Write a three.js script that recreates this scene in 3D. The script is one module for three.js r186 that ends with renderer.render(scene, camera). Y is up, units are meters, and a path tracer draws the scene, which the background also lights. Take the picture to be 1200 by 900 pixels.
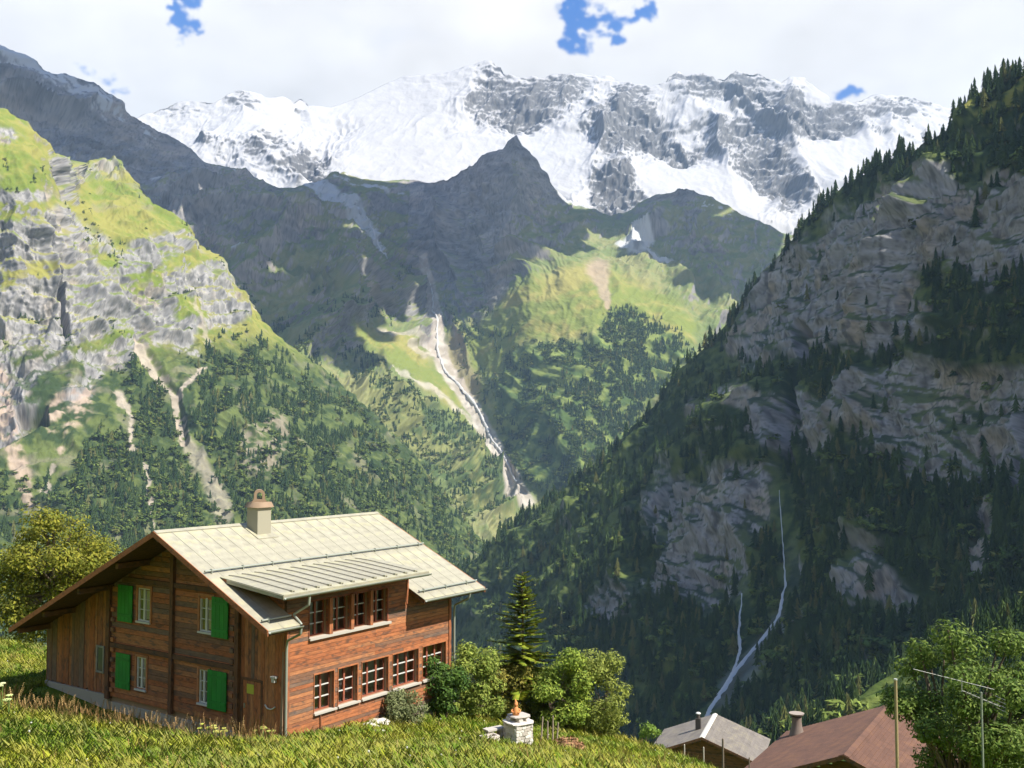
import * as THREE from 'three';
import { mergeGeometries, mergeVertices } from 'three/addons/utils/BufferGeometryUtils.js';

// ---------- camera ----------
const FOC = 1187.863, PITCH = 3.169 * Math.PI / 180, EYE = 9.932;   // focal length in pixels of a 1200 x 900 picture
const scene = new THREE.Scene();
const camera = new THREE.PerspectiveCamera(2 * Math.atan(450 / FOC) * 180 / Math.PI, 4 / 3, 0.5, 40000);
camera.position.set(0, EYE, 0);
camera.rotation.x = PITCH;
const renderer = new THREE.WebGLRenderer({ antialias: true });
renderer.toneMapping = THREE.LinearToneMapping;
renderer.toneMappingExposure = 2.15;
renderer.shadowMap.enabled = true;
// a pixel of the photograph and a distance straight ahead give a point
const rayOf = (px, py) => { const a = (px - 600) / FOC, b = (450 - py) / FOC; return [a, b * Math.cos(PITCH) + Math.sin(PITCH), -(Math.cos(PITCH) - b * Math.sin(PITCH))]; };
const at = (px, py, Z) => { const r = rayOf(px, py), k = Z / -r[2]; return new THREE.Vector3(r[0] * k, EYE + r[1] * k, r[2] * k); };

// ---------- random numbers and noise ----------
function rng(seed) { let s = seed >>> 0; return () => { s = (s + 0x6D2B79F5) >>> 0; let t = s; t = Math.imul(t ^ (t >>> 15), t | 1); t ^= t + Math.imul(t ^ (t >>> 7), t | 61); return ((t ^ (t >>> 14)) >>> 0) / 4294967296; }; }
const perm = new Uint8Array(512);
{ const r = rng(7), a = [...Array(256).keys()]; for (let i = 255; i > 0; i--) { const j = Math.floor(r() * (i + 1)); [a[i], a[j]] = [a[j], a[i]]; } for (let i = 0; i < 512; i++) perm[i] = a[i & 255]; }
const grd = (h, x, y, z) => { const b = h & 15, u = b < 8 ? x : y, v = b < 4 ? y : b === 12 || b === 14 ? x : z; return ((b & 1) ? -u : u) + ((b & 2) ? -v : v); };
function n3(x, y, z) {
  const fx = Math.floor(x), fy = Math.floor(y), fz = Math.floor(z), X = fx & 255, Y = fy & 255, Z = fz & 255;
  x -= fx; y -= fy; z -= fz;
  const u = x * x * x * (x * (x * 6 - 15) + 10), v = y * y * y * (y * (y * 6 - 15) + 10), w = z * z * z * (z * (z * 6 - 15) + 10);
  const A = perm[X] + Y, AA = perm[A] + Z, AB = perm[A + 1] + Z, B = perm[X + 1] + Y, BA = perm[B] + Z, BB = perm[B + 1] + Z;
  const a = grd(perm[AA], x, y, z), b = grd(perm[BA], x - 1, y, z), c = grd(perm[AB], x, y - 1, z), d = grd(perm[BB], x - 1, y - 1, z);
  const e = grd(perm[AA + 1], x, y, z - 1), f = grd(perm[BA + 1], x - 1, y, z - 1), g = grd(perm[AB + 1], x, y - 1, z - 1), h = grd(perm[BB + 1], x - 1, y - 1, z - 1);
  const p = a + u * (b - a), q = c + u * (d - c), r = e + u * (f - e), s = g + u * (h - g), m = p + v * (q - p), n = r + v * (s - r);
  return m + w * (n - m);
}
const fbm = (x, y, z, o = 4) => { let s = 0, a = 0.5; for (let i = 0; i < o; i++) { s += a * n3(x, y, z); x = x * 2.03 + 17.1; y = y * 2.03 + 3.7; z = z * 2.03 + 9.2; a *= 0.5; } return s; };
const ridged = (x, y, z, o = 4) => { let s = 0, a = 0.5, p = 1; for (let i = 0; i < o; i++) { let n = 1 - Math.abs(n3(x, y, z)) * 1.6; n = Math.max(0, n); n *= n; s += a * n * p; p = Math.min(1, n * 1.4); x = x * 2.07 + 11.3; y = y * 2.07 + 5.1; z = z * 2.07 + 2.9; a *= 0.55; } return s; };
const clamp = (x, a = 0, b = 1) => Math.min(b, Math.max(a, x));
const smooth = (a, b, x) => { x = clamp((x - a) / (b - a)); return x * x * (3 - 2 * x); };
const lerp = (a, b, t) => a + (b - a) * t;
const mix3 = (a, b, t) => [lerp(a[0], b[0], t), lerp(a[1], b[1], t), lerp(a[2], b[2], t)];

// ---------- sun and sky ----------
const SUN = new THREE.Vector3(0.571, 0.788, 0.23).normalize();
const sun = new THREE.DirectionalLight(new THREE.Color().setRGB(1, 0.94, 0.84), 5);
sun.position.copy(SUN).multiplyScalar(3000); sun.target.position.set(0, 0, -60);
sun.castShadow = true; sun.shadow.mapSize.set(4096, 4096); sun.shadow.camera.left = sun.shadow.camera.bottom = -150; sun.shadow.camera.right = sun.shadow.camera.top = 150; sun.shadow.camera.far = 12000;
scene.add(sun, sun.target);
{
  const W = 4096, H = 2048, data = new Float32Array(W * H * 4);
  // openings in the clouds, as pixels and radii of the photograph
  const holes = [[207, 8, 24, 24, .95], [112, 84, 20, 8, .42], [140, 108, 14, 6, .42], [672, 12, 14, 20, .85], [705, 24, 18, 12, .62], [726, 36, 13, 8, .6], [757, 14, 18, 10, .72], [993, 109, 22, 7, .5], [672, 54, 14, 9, .75]].map(([x, y, rx, ry, k]) => { const r = rayOf(x, y); const l = Math.hypot(...r); return [Math.atan2(r[2], r[0]), Math.asin(r[1] / l), rx / FOC, ry / FOC, k]; });
  const hz = [0.3, 0.38, 0.47], zen = [0.04, 0.13, 0.37];
  for (let j = 0; j < H; j++) {
    const el = ((j + 0.5) / H - 0.5) * Math.PI, y = Math.sin(el), ce = Math.cos(el);
    for (let i = 0; i < W; i++) {
      const o = (j * W + i) * 4; data[o + 3] = 1;
      if (el < -0.01) { data[o] = 0.35; data[o + 1] = 0.38; data[o + 2] = 0.42; continue; }
      const az = ((i + 0.5) / W - 0.5) * 2 * Math.PI, x = ce * Math.cos(az), z = ce * Math.sin(az);
      const q = 1 / (y + 0.28), near = Math.abs(az + Math.PI / 2) < 0.6 && el < 0.55;
      const cx = x * q * 2.2, cz = z * q * 2.2;
      let d = fbm(cx + 4.3, cz + 1.7, 2.5, near ? 6 : 3) * 1.6;
      // a lid of cloud hangs on the mountains all round; higher up it breaks into single clouds
      let cov = d + lerp(1.2, -0.3, smooth(0.4, 0.75, el));
      for (const h of holes) { let a = (az - h[0]) / h[2], e = (el - h[1]) / h[3]; if (a * a + e * e > 16) continue; a += 2.2 * fbm(x * 30, y * 40, z * 30, 6); e += 2.4 * fbm(x * 30 + 9, y * 44, z * 30, 6); const g = Math.exp(-(a * a + e * e) * 0.8); cov -= g * h[4] * 2.9 * (0.75 + 1.5 * fbm(x * 80 + 3, y * 120, z * 80, 5)); }
      const c = smooth(-0.05, 0.75, cov);
      const g = fbm(cx * 1.7 + 9, cz * 1.7, 7.7, near ? 6 : 2), br = 0.53 + 0.12 * g + 0.1 * fbm(x * 9, y * 13, z * 9, near ? 6 : 2) - 0.02 * smooth(0.5, 1.2, cov);
      const blue = mix3(hz, zen, smooth(0.0, 0.35, el));
      data[o] = lerp(blue[0], br, c); data[o + 1] = lerp(blue[1], br * 0.99, c); data[o + 2] = lerp(blue[2], br * 0.985, c);
    }
  }
  const sky = new THREE.DataTexture(data, W, H, THREE.RGBAFormat, THREE.FloatType);
  sky.mapping = THREE.EquirectangularReflectionMapping; sky.magFilter = THREE.LinearFilter; sky.minFilter = THREE.LinearFilter; sky.needsUpdate = true;
  scene.background = sky; scene.environment = sky;
}

// ---------- helpers for building things ----------
const taken = new Map();
const numbered = n => { const k = taken.get(n) || 0; taken.set(n, k + 1); return k ? n + '_' + String(k).padStart(3, '0') : n; };
function describe(o, label, category, group, kind) { o.userData.label = label; if (category) o.userData.category = category; if (group) o.userData.group = group; if (kind) o.userData.kind = kind; return o; }
function mesh(name, geo, mat, parent) { const m = new THREE.Mesh(geo, mat); m.castShadow = m.receiveShadow = true; m.name = parent ? name : numbered(name); (parent || scene).add(m); return m; }
function thing(name, label, category, pos = [0, 0, 0], turn = 0, group) { const g = new THREE.Group(); g.name = numbered(name); g.position.set(...pos); g.rotation.y = turn; scene.add(g); return describe(g, label, category, group); }
function partGroup(name, parent) { const g = new THREE.Group(); g.name = name; parent.add(g); return g; }
function copyOf(o) { const c = o.clone(); c.name = numbered(o.name.replace(/_\d{3}$/, '')); scene.add(c); return c; }
const M = (r, g, b, rough = 0.9, extra = {}) => new THREE.MeshStandardMaterial({ color: new THREE.Color().setRGB(r, g, b), roughness: rough, ...extra });
const merge = list => mergeGeometries(list.map(g => { const q = g.index ? g.toNonIndexed() : g; if (!q.attributes.uv) q.setAttribute('uv', new THREE.BufferAttribute(new Float32Array(q.attributes.position.count * 2), 2)); return q; }));
// ---------- terrain: each mountainside is a relief through points whose distance is estimated ----------
const pl = pts => x => { // polyline y(x)
  if (x <= pts[0][0]) return pts[0][1];
  for (let i = 1; i < pts.length; i++) if (x <= pts[i][0]) { const a = pts[i - 1], b = pts[i]; return lerp(a[1], b[1], (x - a[0]) / (b[0] - a[0])); }
  return pts[pts.length - 1][1];
};
function spline(points) { // thin plate spline of log distance over the picture
  const n = points.length, m = n + 3, A = Array.from({ length: m }, () => new Float64Array(m + 1));
  const ph = r2 => r2 < 1e-12 ? 0 : 0.5 * r2 * Math.log(r2), P = points.map(([x, y]) => [x / 600, y / 600]);
  for (let i = 0; i < n; i++) {
    for (let j = 0; j < n; j++) { const dx = P[i][0] - P[j][0], dy = P[i][1] - P[j][1]; A[i][j] = ph(dx * dx + dy * dy) + (i === j ? 0.002 : 0); }
    A[i][n] = A[n][i] = 1; A[i][n + 1] = A[n + 1][i] = P[i][0]; A[i][n + 2] = A[n + 2][i] = P[i][1]; A[i][m] = Math.log(points[i][2]);
  }
  for (let c = 0; c < m; c++) {
    let p = c; for (let r = c + 1; r < m; r++) if (Math.abs(A[r][c]) > Math.abs(A[p][c])) p = r;
    [A[c], A[p]] = [A[p], A[c]];
    for (let r = 0; r < m; r++) if (r !== c && A[r][c]) { const k = A[r][c] / A[c][c]; for (let q = c; q <= m; q++) A[r][q] -= k * A[c][q]; }
  }
  const w = A.map((r, i) => r[m] / r[i]);
  return (px, py) => { const x = px / 600, y = py / 600; let s = w[n] + w[n + 1] * x + w[n + 2] * y; for (let i = 0; i < n; i++) { const dx = x - P[i][0], dy = y - P[i][1]; s += w[i] * ph(dx * dx + dy * dy); } return Math.exp(s); };
}
// signed distance (positive inside) to a polygon, in pixels
function inside(poly) {
  const n = poly.length; let x0 = 1e9, x1 = -1e9, y0 = 1e9, y1 = -1e9; for (const [x, y] of poly) { x0 = Math.min(x0, x); x1 = Math.max(x1, x); y0 = Math.min(y0, y); y1 = Math.max(y1, y); }
  return (x, y) => {
    if (x < x0 - 70 || x > x1 + 70 || y < y0 - 70 || y > y1 + 70) return -70;
    let d = 1e9, c = false;
    for (let i = 0, j = n - 1; i < n; j = i++) {
      const ax = poly[j][0], ay = poly[j][1], bx = poly[i][0], by = poly[i][1], ex = bx - ax, ey = by - ay, t = clamp(((x - ax) * ex + (y - ay) * ey) / (ex * ex + ey * ey)), dx = x - ax - t * ex, dy = y - ay - t * ey;
      d = Math.min(d, dx * dx + dy * dy);
      if ((ay > y) !== (by > y) && x < ex * (y - ay) / ey + ax) c = !c;
    }
    return (c ? 1 : -1) * Math.sqrt(d);
  };
}
// distance in pixels to an open line whose points carry a half-width
function along(line) {
  return (x, y) => {
    let best = 1e9;
    for (let i = 1; i < line.length; i++) {
      const [ax, ay, aw] = line[i - 1], [bx, by, bw] = line[i], ex = bx - ax, ey = by - ay, t = clamp(((x - ax) * ex + (y - ay) * ey) / (ex * ex + ey * ey)), d = Math.hypot(x - ax - t * ex, y - ay - t * ey) / lerp(aw, bw, t);
      if (d < best) best = d;
    }
    return best; // below 1 inside
  };
}
function sheet(name, o) {
  const { x0, x1, nx, ny, top, bottom, depth, relief, paint, material, backRows = 5, backStep = 60 } = o, T = pl(top), Bt = pl(bottom), rows = ny + 1 + backRows, cols = nx + 1;
  const N = rows * cols, pos = new Float32Array(N * 3), col = new Float32Array(N * 3), uv = new Float32Array(N * 2), pix = new Float32Array(N * 2), idx = new Uint32Array(nx * (rows - 1) * 6);
  const v = new THREE.Vector3();
  for (let j = 0; j < rows; j++) for (let i = 0; i < cols; i++) {
    const px = lerp(x0, x1, i / nx), t = Math.max(0, (j - backRows) / ny), py = lerp(T(px), Bt(px), t), k = Math.max(0, backRows - j), n = j * cols + i;
    const Z = depth(px, py); v.copy(at(px, py, Z));
    if (k) { const s = backStep * k; v.z -= s; v.y -= s * 0.12 * k; v.x += v.x / Z * s; }
    pos[n * 3] = v.x; pos[n * 3 + 1] = v.y; pos[n * 3 + 2] = v.z; pix[n * 2] = px; pix[n * 2 + 1] = py - k * 0.01;
  }
  let q = 0;
  for (let j = 0; j < rows - 1; j++) for (let i = 0; i < nx; i++) { const a = j * cols + i, b = a + cols; idx[q++] = a; idx[q++] = b; idx[q++] = a + 1; idx[q++] = a + 1; idx[q++] = b; idx[q++] = b + 1; }
  const geo = new THREE.BufferGeometry(); geo.setAttribute('position', new THREE.BufferAttribute(pos, 3)); geo.setIndex(new THREE.BufferAttribute(idx, 1)); geo.computeVertexNormals();
  const nor = geo.attributes.normal.array, base = pos.slice();
  for (let n = 0; n < N; n++) {
    const d = relief(base[n * 3], base[n * 3 + 1], base[n * 3 + 2], pix[n * 2], pix[n * 2 + 1]);
    // the relief pushes mostly level with the ground and a little along the slope
    let a = nor[n * 3], b = nor[n * 3 + 1], c = nor[n * 3 + 2];
    pos[n * 3] += a * d; pos[n * 3 + 1] += b * d; pos[n * 3 + 2] += c * d;
  }
  geo.computeVertexNormals();
  const nn = geo.attributes.normal.array;
  for (let n = 0; n < N; n++) {
    const c = paint(pos[n * 3], pos[n * 3 + 1], pos[n * 3 + 2], pix[n * 2], pix[n * 2 + 1], nn[n * 3], nn[n * 3 + 1], nn[n * 3 + 2]);
    col[n * 3] = c[0]; col[n * 3 + 1] = c[1]; col[n * 3 + 2] = c[2];
    uv[n * 2] = (base[n * 3] - base[n * 3 + 2] * 0.35) / o.tile; uv[n * 2 + 1] = base[n * 3 + 1] / o.tile;
  }
  geo.setAttribute('color', new THREE.BufferAttribute(col, 3)); geo.setAttribute('uv', new THREE.BufferAttribute(uv, 2));
  const m = mesh(name, geo, material); describe(m, o.label, null, null, 'structure');
  const spot = (px, py) => { const i = clamp(Math.round((px - x0) / (x1 - x0) * nx), 0, nx), ty = T(px), j = clamp(backRows + Math.round((py - ty) / (Bt(px) - ty) * ny), backRows, rows - 1), n = j * cols + i; return [pos[n * 3], pos[n * 3 + 1], pos[n * 3 + 2], nn[n * 3], nn[n * 3 + 1], nn[n * 3 + 2]]; };
  return { m, spot, T, Bt };
}
// fine grain shared by the rock and grass faces
function grain(size, fn) { const d = new Uint8Array(size * size * 4); for (let j = 0; j < size; j++) for (let i = 0; i < size; i++) { const v = clamp(fn(i / size, j / size), 0, 1) * 255, o = (j * size + i) * 4; d[o] = d[o + 1] = d[o + 2] = v; d[o + 3] = 255; } const t = new THREE.DataTexture(d, size, size); t.wrapS = t.wrapT = THREE.RepeatWrapping; t.magFilter = THREE.LinearFilter; t.minFilter = THREE.LinearMipmapLinearFilter; t.generateMipmaps = true; t.needsUpdate = true; return t; }
// noise that repeats after one turn in each direction
const loop = (u, v, f, o) => { const a = smooth(0.3, 1, u), b = smooth(0.3, 1, v), k = [(1 - a) * (1 - b), a * (1 - b), (1 - a) * b, a * b]; let s = 0, q = 0; for (let m = 0; m < 4; m++) { if (!k[m]) continue; s += k[m] * fbm((u - (m & 1)) * f + 40, (v - (m >> 1)) * f + 40, 3.3 + f, o); q += k[m] * k[m]; } return s / Math.sqrt(q); };
const rockGrain = grain(512, (u, v) => 0.5 + 0.75 * loop(u, v, 14, 5));
const landMat = (bump) => new THREE.MeshPhysicalMaterial({ vertexColors: true, roughness: 1, specularIntensity: 0.15, bumpMap: rockGrain, bumpScale: bump });

// ledges and steps: the rock stands out as it rises, then steps back
const steps = (t, P) => { const f = t - Math.floor(t); return ((f < 0.78 ? f / 0.78 : (1 - f) / 0.22) - 0.5) * P * 0.24; };
// one palette for all the mountains: rock with cracks, wood floor, turf
const crackle = (x, y, z, s, w) => { const a = Math.abs(n3(x / (9 * s) + w * 2, y / (30 * s), z / (9 * s))), b = Math.abs(n3(x / (60 * s), y / (7 * s) + w * 2, z / (60 * s))), c = Math.abs(n3(x / (3.4 * s), y / (6 * s), z / (3.4 * s))); return clamp(smooth(0.09, 0.0, a) * 0.8 + smooth(0.07, 0.0, b) * 0.55 + smooth(0.1, 0.0, c) * 0.35); };
const rockTone = (x, y, z, s, w, g, h, strata, stain) => { // pale limestone, stained dark in streaks and ochre in patches
  const v = clamp(0.28 + 0.1 * g + 0.06 * strata + 0.13 * h + 0.07 * stain, 0.1, 0.55);
  let c = mix3([v, v * 0.97, v * 0.94], [v * 1.1, v * 0.95, v * 0.77], smooth(0.02, 0.35, fbm(x / (45 * s), y / (100 * s), z / (45 * s), 4) + 0.1 * strata));
  c = mix3(c, [0.085, 0.085, 0.088], 0.8 * smooth(0.2, 0.46, stain * 0.8 + h * 0.4 + g * 0.35));
  return mix3(c, [0.07, 0.07, 0.07], 0.7 * crackle(x, y, z, s, w));
};
const floorTone = t => mix3([0.032, 0.052, 0.017], [0.095, 0.12, 0.033], t), turfTone = t => mix3([0.13, 0.17, 0.026], [0.22, 0.21, 0.05], t);
// --- the snow range ---
const snowMix = (rock, x, y, z, k) => { const t = fbm(x * 0.011, y * 0.02, z * 0.011, 4); const s = 0.37 + 0.05 * t; return mix3([s, s * 1.0, s * 1.02], rock, k); };
const snowBlobs = [ // rock faces that stand free of snow: x, y, rx, ry, amount
  [285, 118, 24, 16, .4], [205, 128, 30, 10, .25], [245, 168, 22, 10, .45], [300, 170, 34, 22, .35], [325, 160, 22, 18, .3], [372, 190, 32, 26, .5], [352, 127, 12, 12, .35], [398, 146, 24, 10, .35], [350, 200, 16, 14, .4],
  [578, 95, 24, 24, .45], [620, 118, 36, 26, .4], [560, 130, 30, 22, .25], [520, 160, 30, 12, .3], [610, 140, 30, 16, .35], [660, 100, 40, 16, .45], [640, 120, 40, 20, .35], [735, 112, 24, 20, .45], [730, 140, 36, 22, .6], [760, 150, 32, 18, .55], [720, 165, 36, 18, .6], [785, 165, 16, 10, .5],
  [805, 98, 36, 16, .45], [868, 96, 40, 16, .55], [890, 115, 36, 14, .45], [865, 148, 40, 14, .45], [930, 115, 20, 14, .5], [950, 145, 50, 18, .6], [975, 135, 30, 20, .55], [905, 200, 46, 34, .7], [900, 185, 30, 20, .6], [800, 182, 26, 14, .45], [1045, 125, 44, 14, .45], [1010, 150, 40, 14, .35], [925, 225, 30, 30, .6], [715, 215, 40, 28, .75], [735, 235, 30, 22, .8], [400, 209, 28, 9, .8], [830, 170, 40, 14, .3], [490, 100, 30, 8, .1],
];
const snowFields = [[470, 130, 60, 36, .5], [500, 180, 90, 24, .6], [650, 185, 50, 22, .5], [650, 215, 40, 24, .6], [850, 225, 70, 30, .5], [780, 210, 50, 20, .5], [960, 185, 40, 24, .6], [320, 140, 50, 24, .2], [280, 155, 40, 14, .3], [430, 205, 60, 14, .5], [960, 108, 14, 10, .6], [1000, 170, 30, 26, .4], [540, 195, 60, 16, .5], [750, 270, 40, 40, .3], [640, 165, 60, 10, .3]];
const blobSum = (list, x, y) => { let s = 0; for (const [bx, by, rx, ry, k] of list) { const a = (x - bx) / rx, b = (y - by) / ry, q = a * a + b * b; if (q < 4) s += k * Math.exp(-q * 1.1); } return s; };
const snowTop = [[140, 150], [178, 131], [205, 120], [222, 117], [250, 119], [272, 108], [285, 106], [303, 108], [312, 114], [330, 112], [345, 118], [353, 114], [362, 122], [388, 125], [420, 114], [450, 99], [470, 90], [492, 88], [530, 83], [545, 78], [560, 75], [575, 73], [583, 76], [592, 85], [605, 90], [622, 92], [640, 91], [660, 87], [680, 86], [700, 90], [715, 89], [728, 95], [745, 101], [760, 103], [775, 101], [784, 89], [795, 84], [806, 87], [822, 88], [838, 93], [850, 88], [862, 82], [878, 84], [890, 84], [903, 91], [915, 96], [925, 91], [942, 91], [955, 102], [968, 110], [976, 116], [1000, 119], [1020, 114], [1040, 110], [1062, 111], [1085, 117], [1100, 122], [1120, 130], [1160, 140]], STOP = pl(snowTop);
const SNOW = sheet('snow_mountains', {
  x0: 140, x1: 1160, nx: 920, ny: 190, backStep: 90, tile: 900, label: 'snow and glacier covered range of rocky peaks closing the valley',
  top: snowTop,
  bottom: [[140, 250], [350, 262], [600, 280], [1160, 330]],
  depth: spline([[140, 150, 6300], [285, 106, 6700], [390, 125, 7000], [575, 75, 7400], [680, 86, 7500], [870, 84, 7500], [1050, 110, 7700], [1160, 140, 7900], [250, 190, 6000], [380, 200, 5900], [500, 150, 6700], [500, 205, 6000], [620, 150, 6800], [650, 220, 6000], [750, 160, 6700], [850, 150, 6900], [850, 230, 6000], [720, 260, 5500], [960, 160, 6900], [930, 230, 6200], [400, 260, 5500], [1000, 300, 5600], [600, 270, 5500], [180, 240, 5500]]),
  relief: (x, y, z, px, py) => {
    const f = 1 / 900, w = fbm(x * f * 1.5, y * f * 1.5, z * f, 3) * 0.8, k = lerp(lerp(0.4, -0.25, smooth(380, 460, px)), 0.35, smooth(560, 640, px)) * 0;
    const r = ridged(x * f * 1.7 + y * f * k + w * .6, y * f * 0.75 + w * .5, z * f * 0.6, 6), fade = lerp(0.22, 1, smooth(0, 45, py - STOP(px)));
    const rk = clamp(0.4 + blobSum(snowBlobs, px, py) * 1.1 - blobSum(snowFields, px, py) * 1.3, 0.12, 1); return fade * (r - 0.45) * 270 * rk + (fbm(x / 90, y / 60, z / 90, 5) * 42 + steps(y / 120 + w * 3, 70)) * rk;
  },
  paint: (x, y, z, px, py, a, b, c) => {
    const g = fbm(x / 260, y / 160, z / 260, 5), h = fbm(x / 60 + y / 90, y / 40, z / 80, 4), strata = n3(x / 900, y / 22 + 2 * g, z / 900);
    const steep = smooth(0.62, 0.2, b);
    const fine = fbm(x / 26 + y / 60, y / 15, z / 30, 4), rib = n3((x + y * 0.7) / 34, y / 200, z / 60);
    const big = blobSum(snowBlobs, px + 14 * h, py + 10 * h) * 1.35 - blobSum(snowFields, px, py) * 1.5 + (steep - 0.5) * 0.3 + g * 0.55 + h * 0.35 + fine * 0.25 - 0.14;
    const lace = smooth(0.02, 0.2, fine * 0.9 + rib * 0.3 + strata * 0.35 + (b - 0.42) * 0.6 - 0.02 - 0.25 * big);
    const k = smooth(0.0, 0.13, big) * (1 - 0.85 * lace);
    const v = (0.13 + 0.05 * g + 0.04 * strata + 0.06 * fine) * (1 - 0.6 * crackle(x, y, z, 4, g));
    return snowMix([v, v, v * 1.01], x, y, z, k);
  },
  material: landMat(5),
});
console.log('snow');

// --- the head of the valley: dark ridge on the left, rocky pyramid, green spur, torrent between them ---
const torrent = [[497, 300], [502, 330], [506, 352], [507, 378], [513, 400], [520, 430], [540, 462], [558, 480], [572, 505], [585, 530], [600, 555], [615, 580]];
const torrentX = y => pl(torrent.map(p => [p[1], p[0]]))(y);
const spurX = y => pl([[165, 605], [240, 640], [300, 690], [330, 740], [380, 815], [420, 860]])(y);
const P = {};
P.hillGrass = inside([[590, 352], [640, 325], [690, 305], [740, 330], [790, 358], [822, 380], [815, 400], [780, 400], [740, 375], [715, 372], [705, 395], [640, 400], [600, 415], [590, 440], [560, 445], [550, 400]]);
P.hillWood = inside([[640, 400], [700, 400], [715, 365], [740, 362], [775, 385], [812, 410], [800, 440], [740, 500], [690, 560], [640, 590], [610, 560], [590, 520], [580, 470], [590, 425]]);
P.leftGrass = inside([[410, 372], [440, 385], [490, 400], [540, 470], [560, 500], [530, 490], [480, 440], [450, 430], [425, 400]]);
P.leftLow = inside([[420, 440], [500, 470], [560, 520], [600, 570], [590, 610], [540, 600], [490, 540], [440, 490]]);
P.slopeGreen = inside([[250, 290], [330, 320], [400, 330], [470, 350], [480, 400], [420, 440], [520, 480], [600, 580], [560, 640], [400, 520], [300, 400]]);
P.bedUp = along([[497, 300, 5], [507, 350, 8], [512, 400, 10], [530, 445, 9], [556, 480, 9], [580, 525, 10], [605, 570, 14], [615, 590, 14]]);
P.sideTrack = along([[452, 380, 3], [462, 392, 4], [500, 400, 4], [520, 420, 4], [478, 405, 3]]);
P.sideTrack2 = along([[460, 430, 2], [500, 455, 4], [540, 485, 4], [556, 500, 4]]);
P.screeA = along([[700, 318, 16], [706, 335, 8], [712, 360, 4]]);
P.brownBank = inside([[522, 400], [545, 395], [560, 440], [556, 480], [535, 455]]);
P.cloudRock = inside([[370, 205], [420, 215], [560, 190], [605, 165], [660, 225], [700, 300], [600, 345], [540, 390], [500, 380], [470, 310], [430, 245]]);
P.patchA = inside([[738, 262], [757, 257], [766, 272], [756, 282], [792, 294], [752, 298], [722, 284], [740, 278]]);
P.patchB = along([[180, 208, 2.5], [192, 210, 4], [196, 206, 2.5]]);
P.patchC = along([[275, 279, 2], [290, 280, 2.5]]);
P.iceTongue = along([[360, 216, 7], [392, 230, 10], [420, 245, 8], [440, 262, 5], [452, 285, 3], [458, 300, 1.5]]);
P.tongue2 = along([[655, 210, 8], [668, 228, 7], [690, 240, 3]]);
const valleyTop = [[-60, 20], [0, 54], [28, 68], [45, 78], [62, 86], [90, 95], [110, 101], [130, 113], [150, 128], [175, 143], [205, 162], [225, 176], [243, 190], [270, 196], [300, 208], [322, 216], [345, 218], [370, 214], [385, 207], [405, 203], [425, 211], [450, 214], [500, 214], [522, 209], [545, 196], [560, 190], [578, 180], [590, 176], [598, 166], [605, 158], [611, 166], [618, 176], [632, 196], [645, 212], [662, 229], [690, 243], [715, 252], [735, 248], [752, 238], [770, 228], [785, 224], [800, 218], [815, 222], [835, 232], [870, 248], [905, 262], [980, 300]], VTOP = pl(valleyTop);
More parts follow.
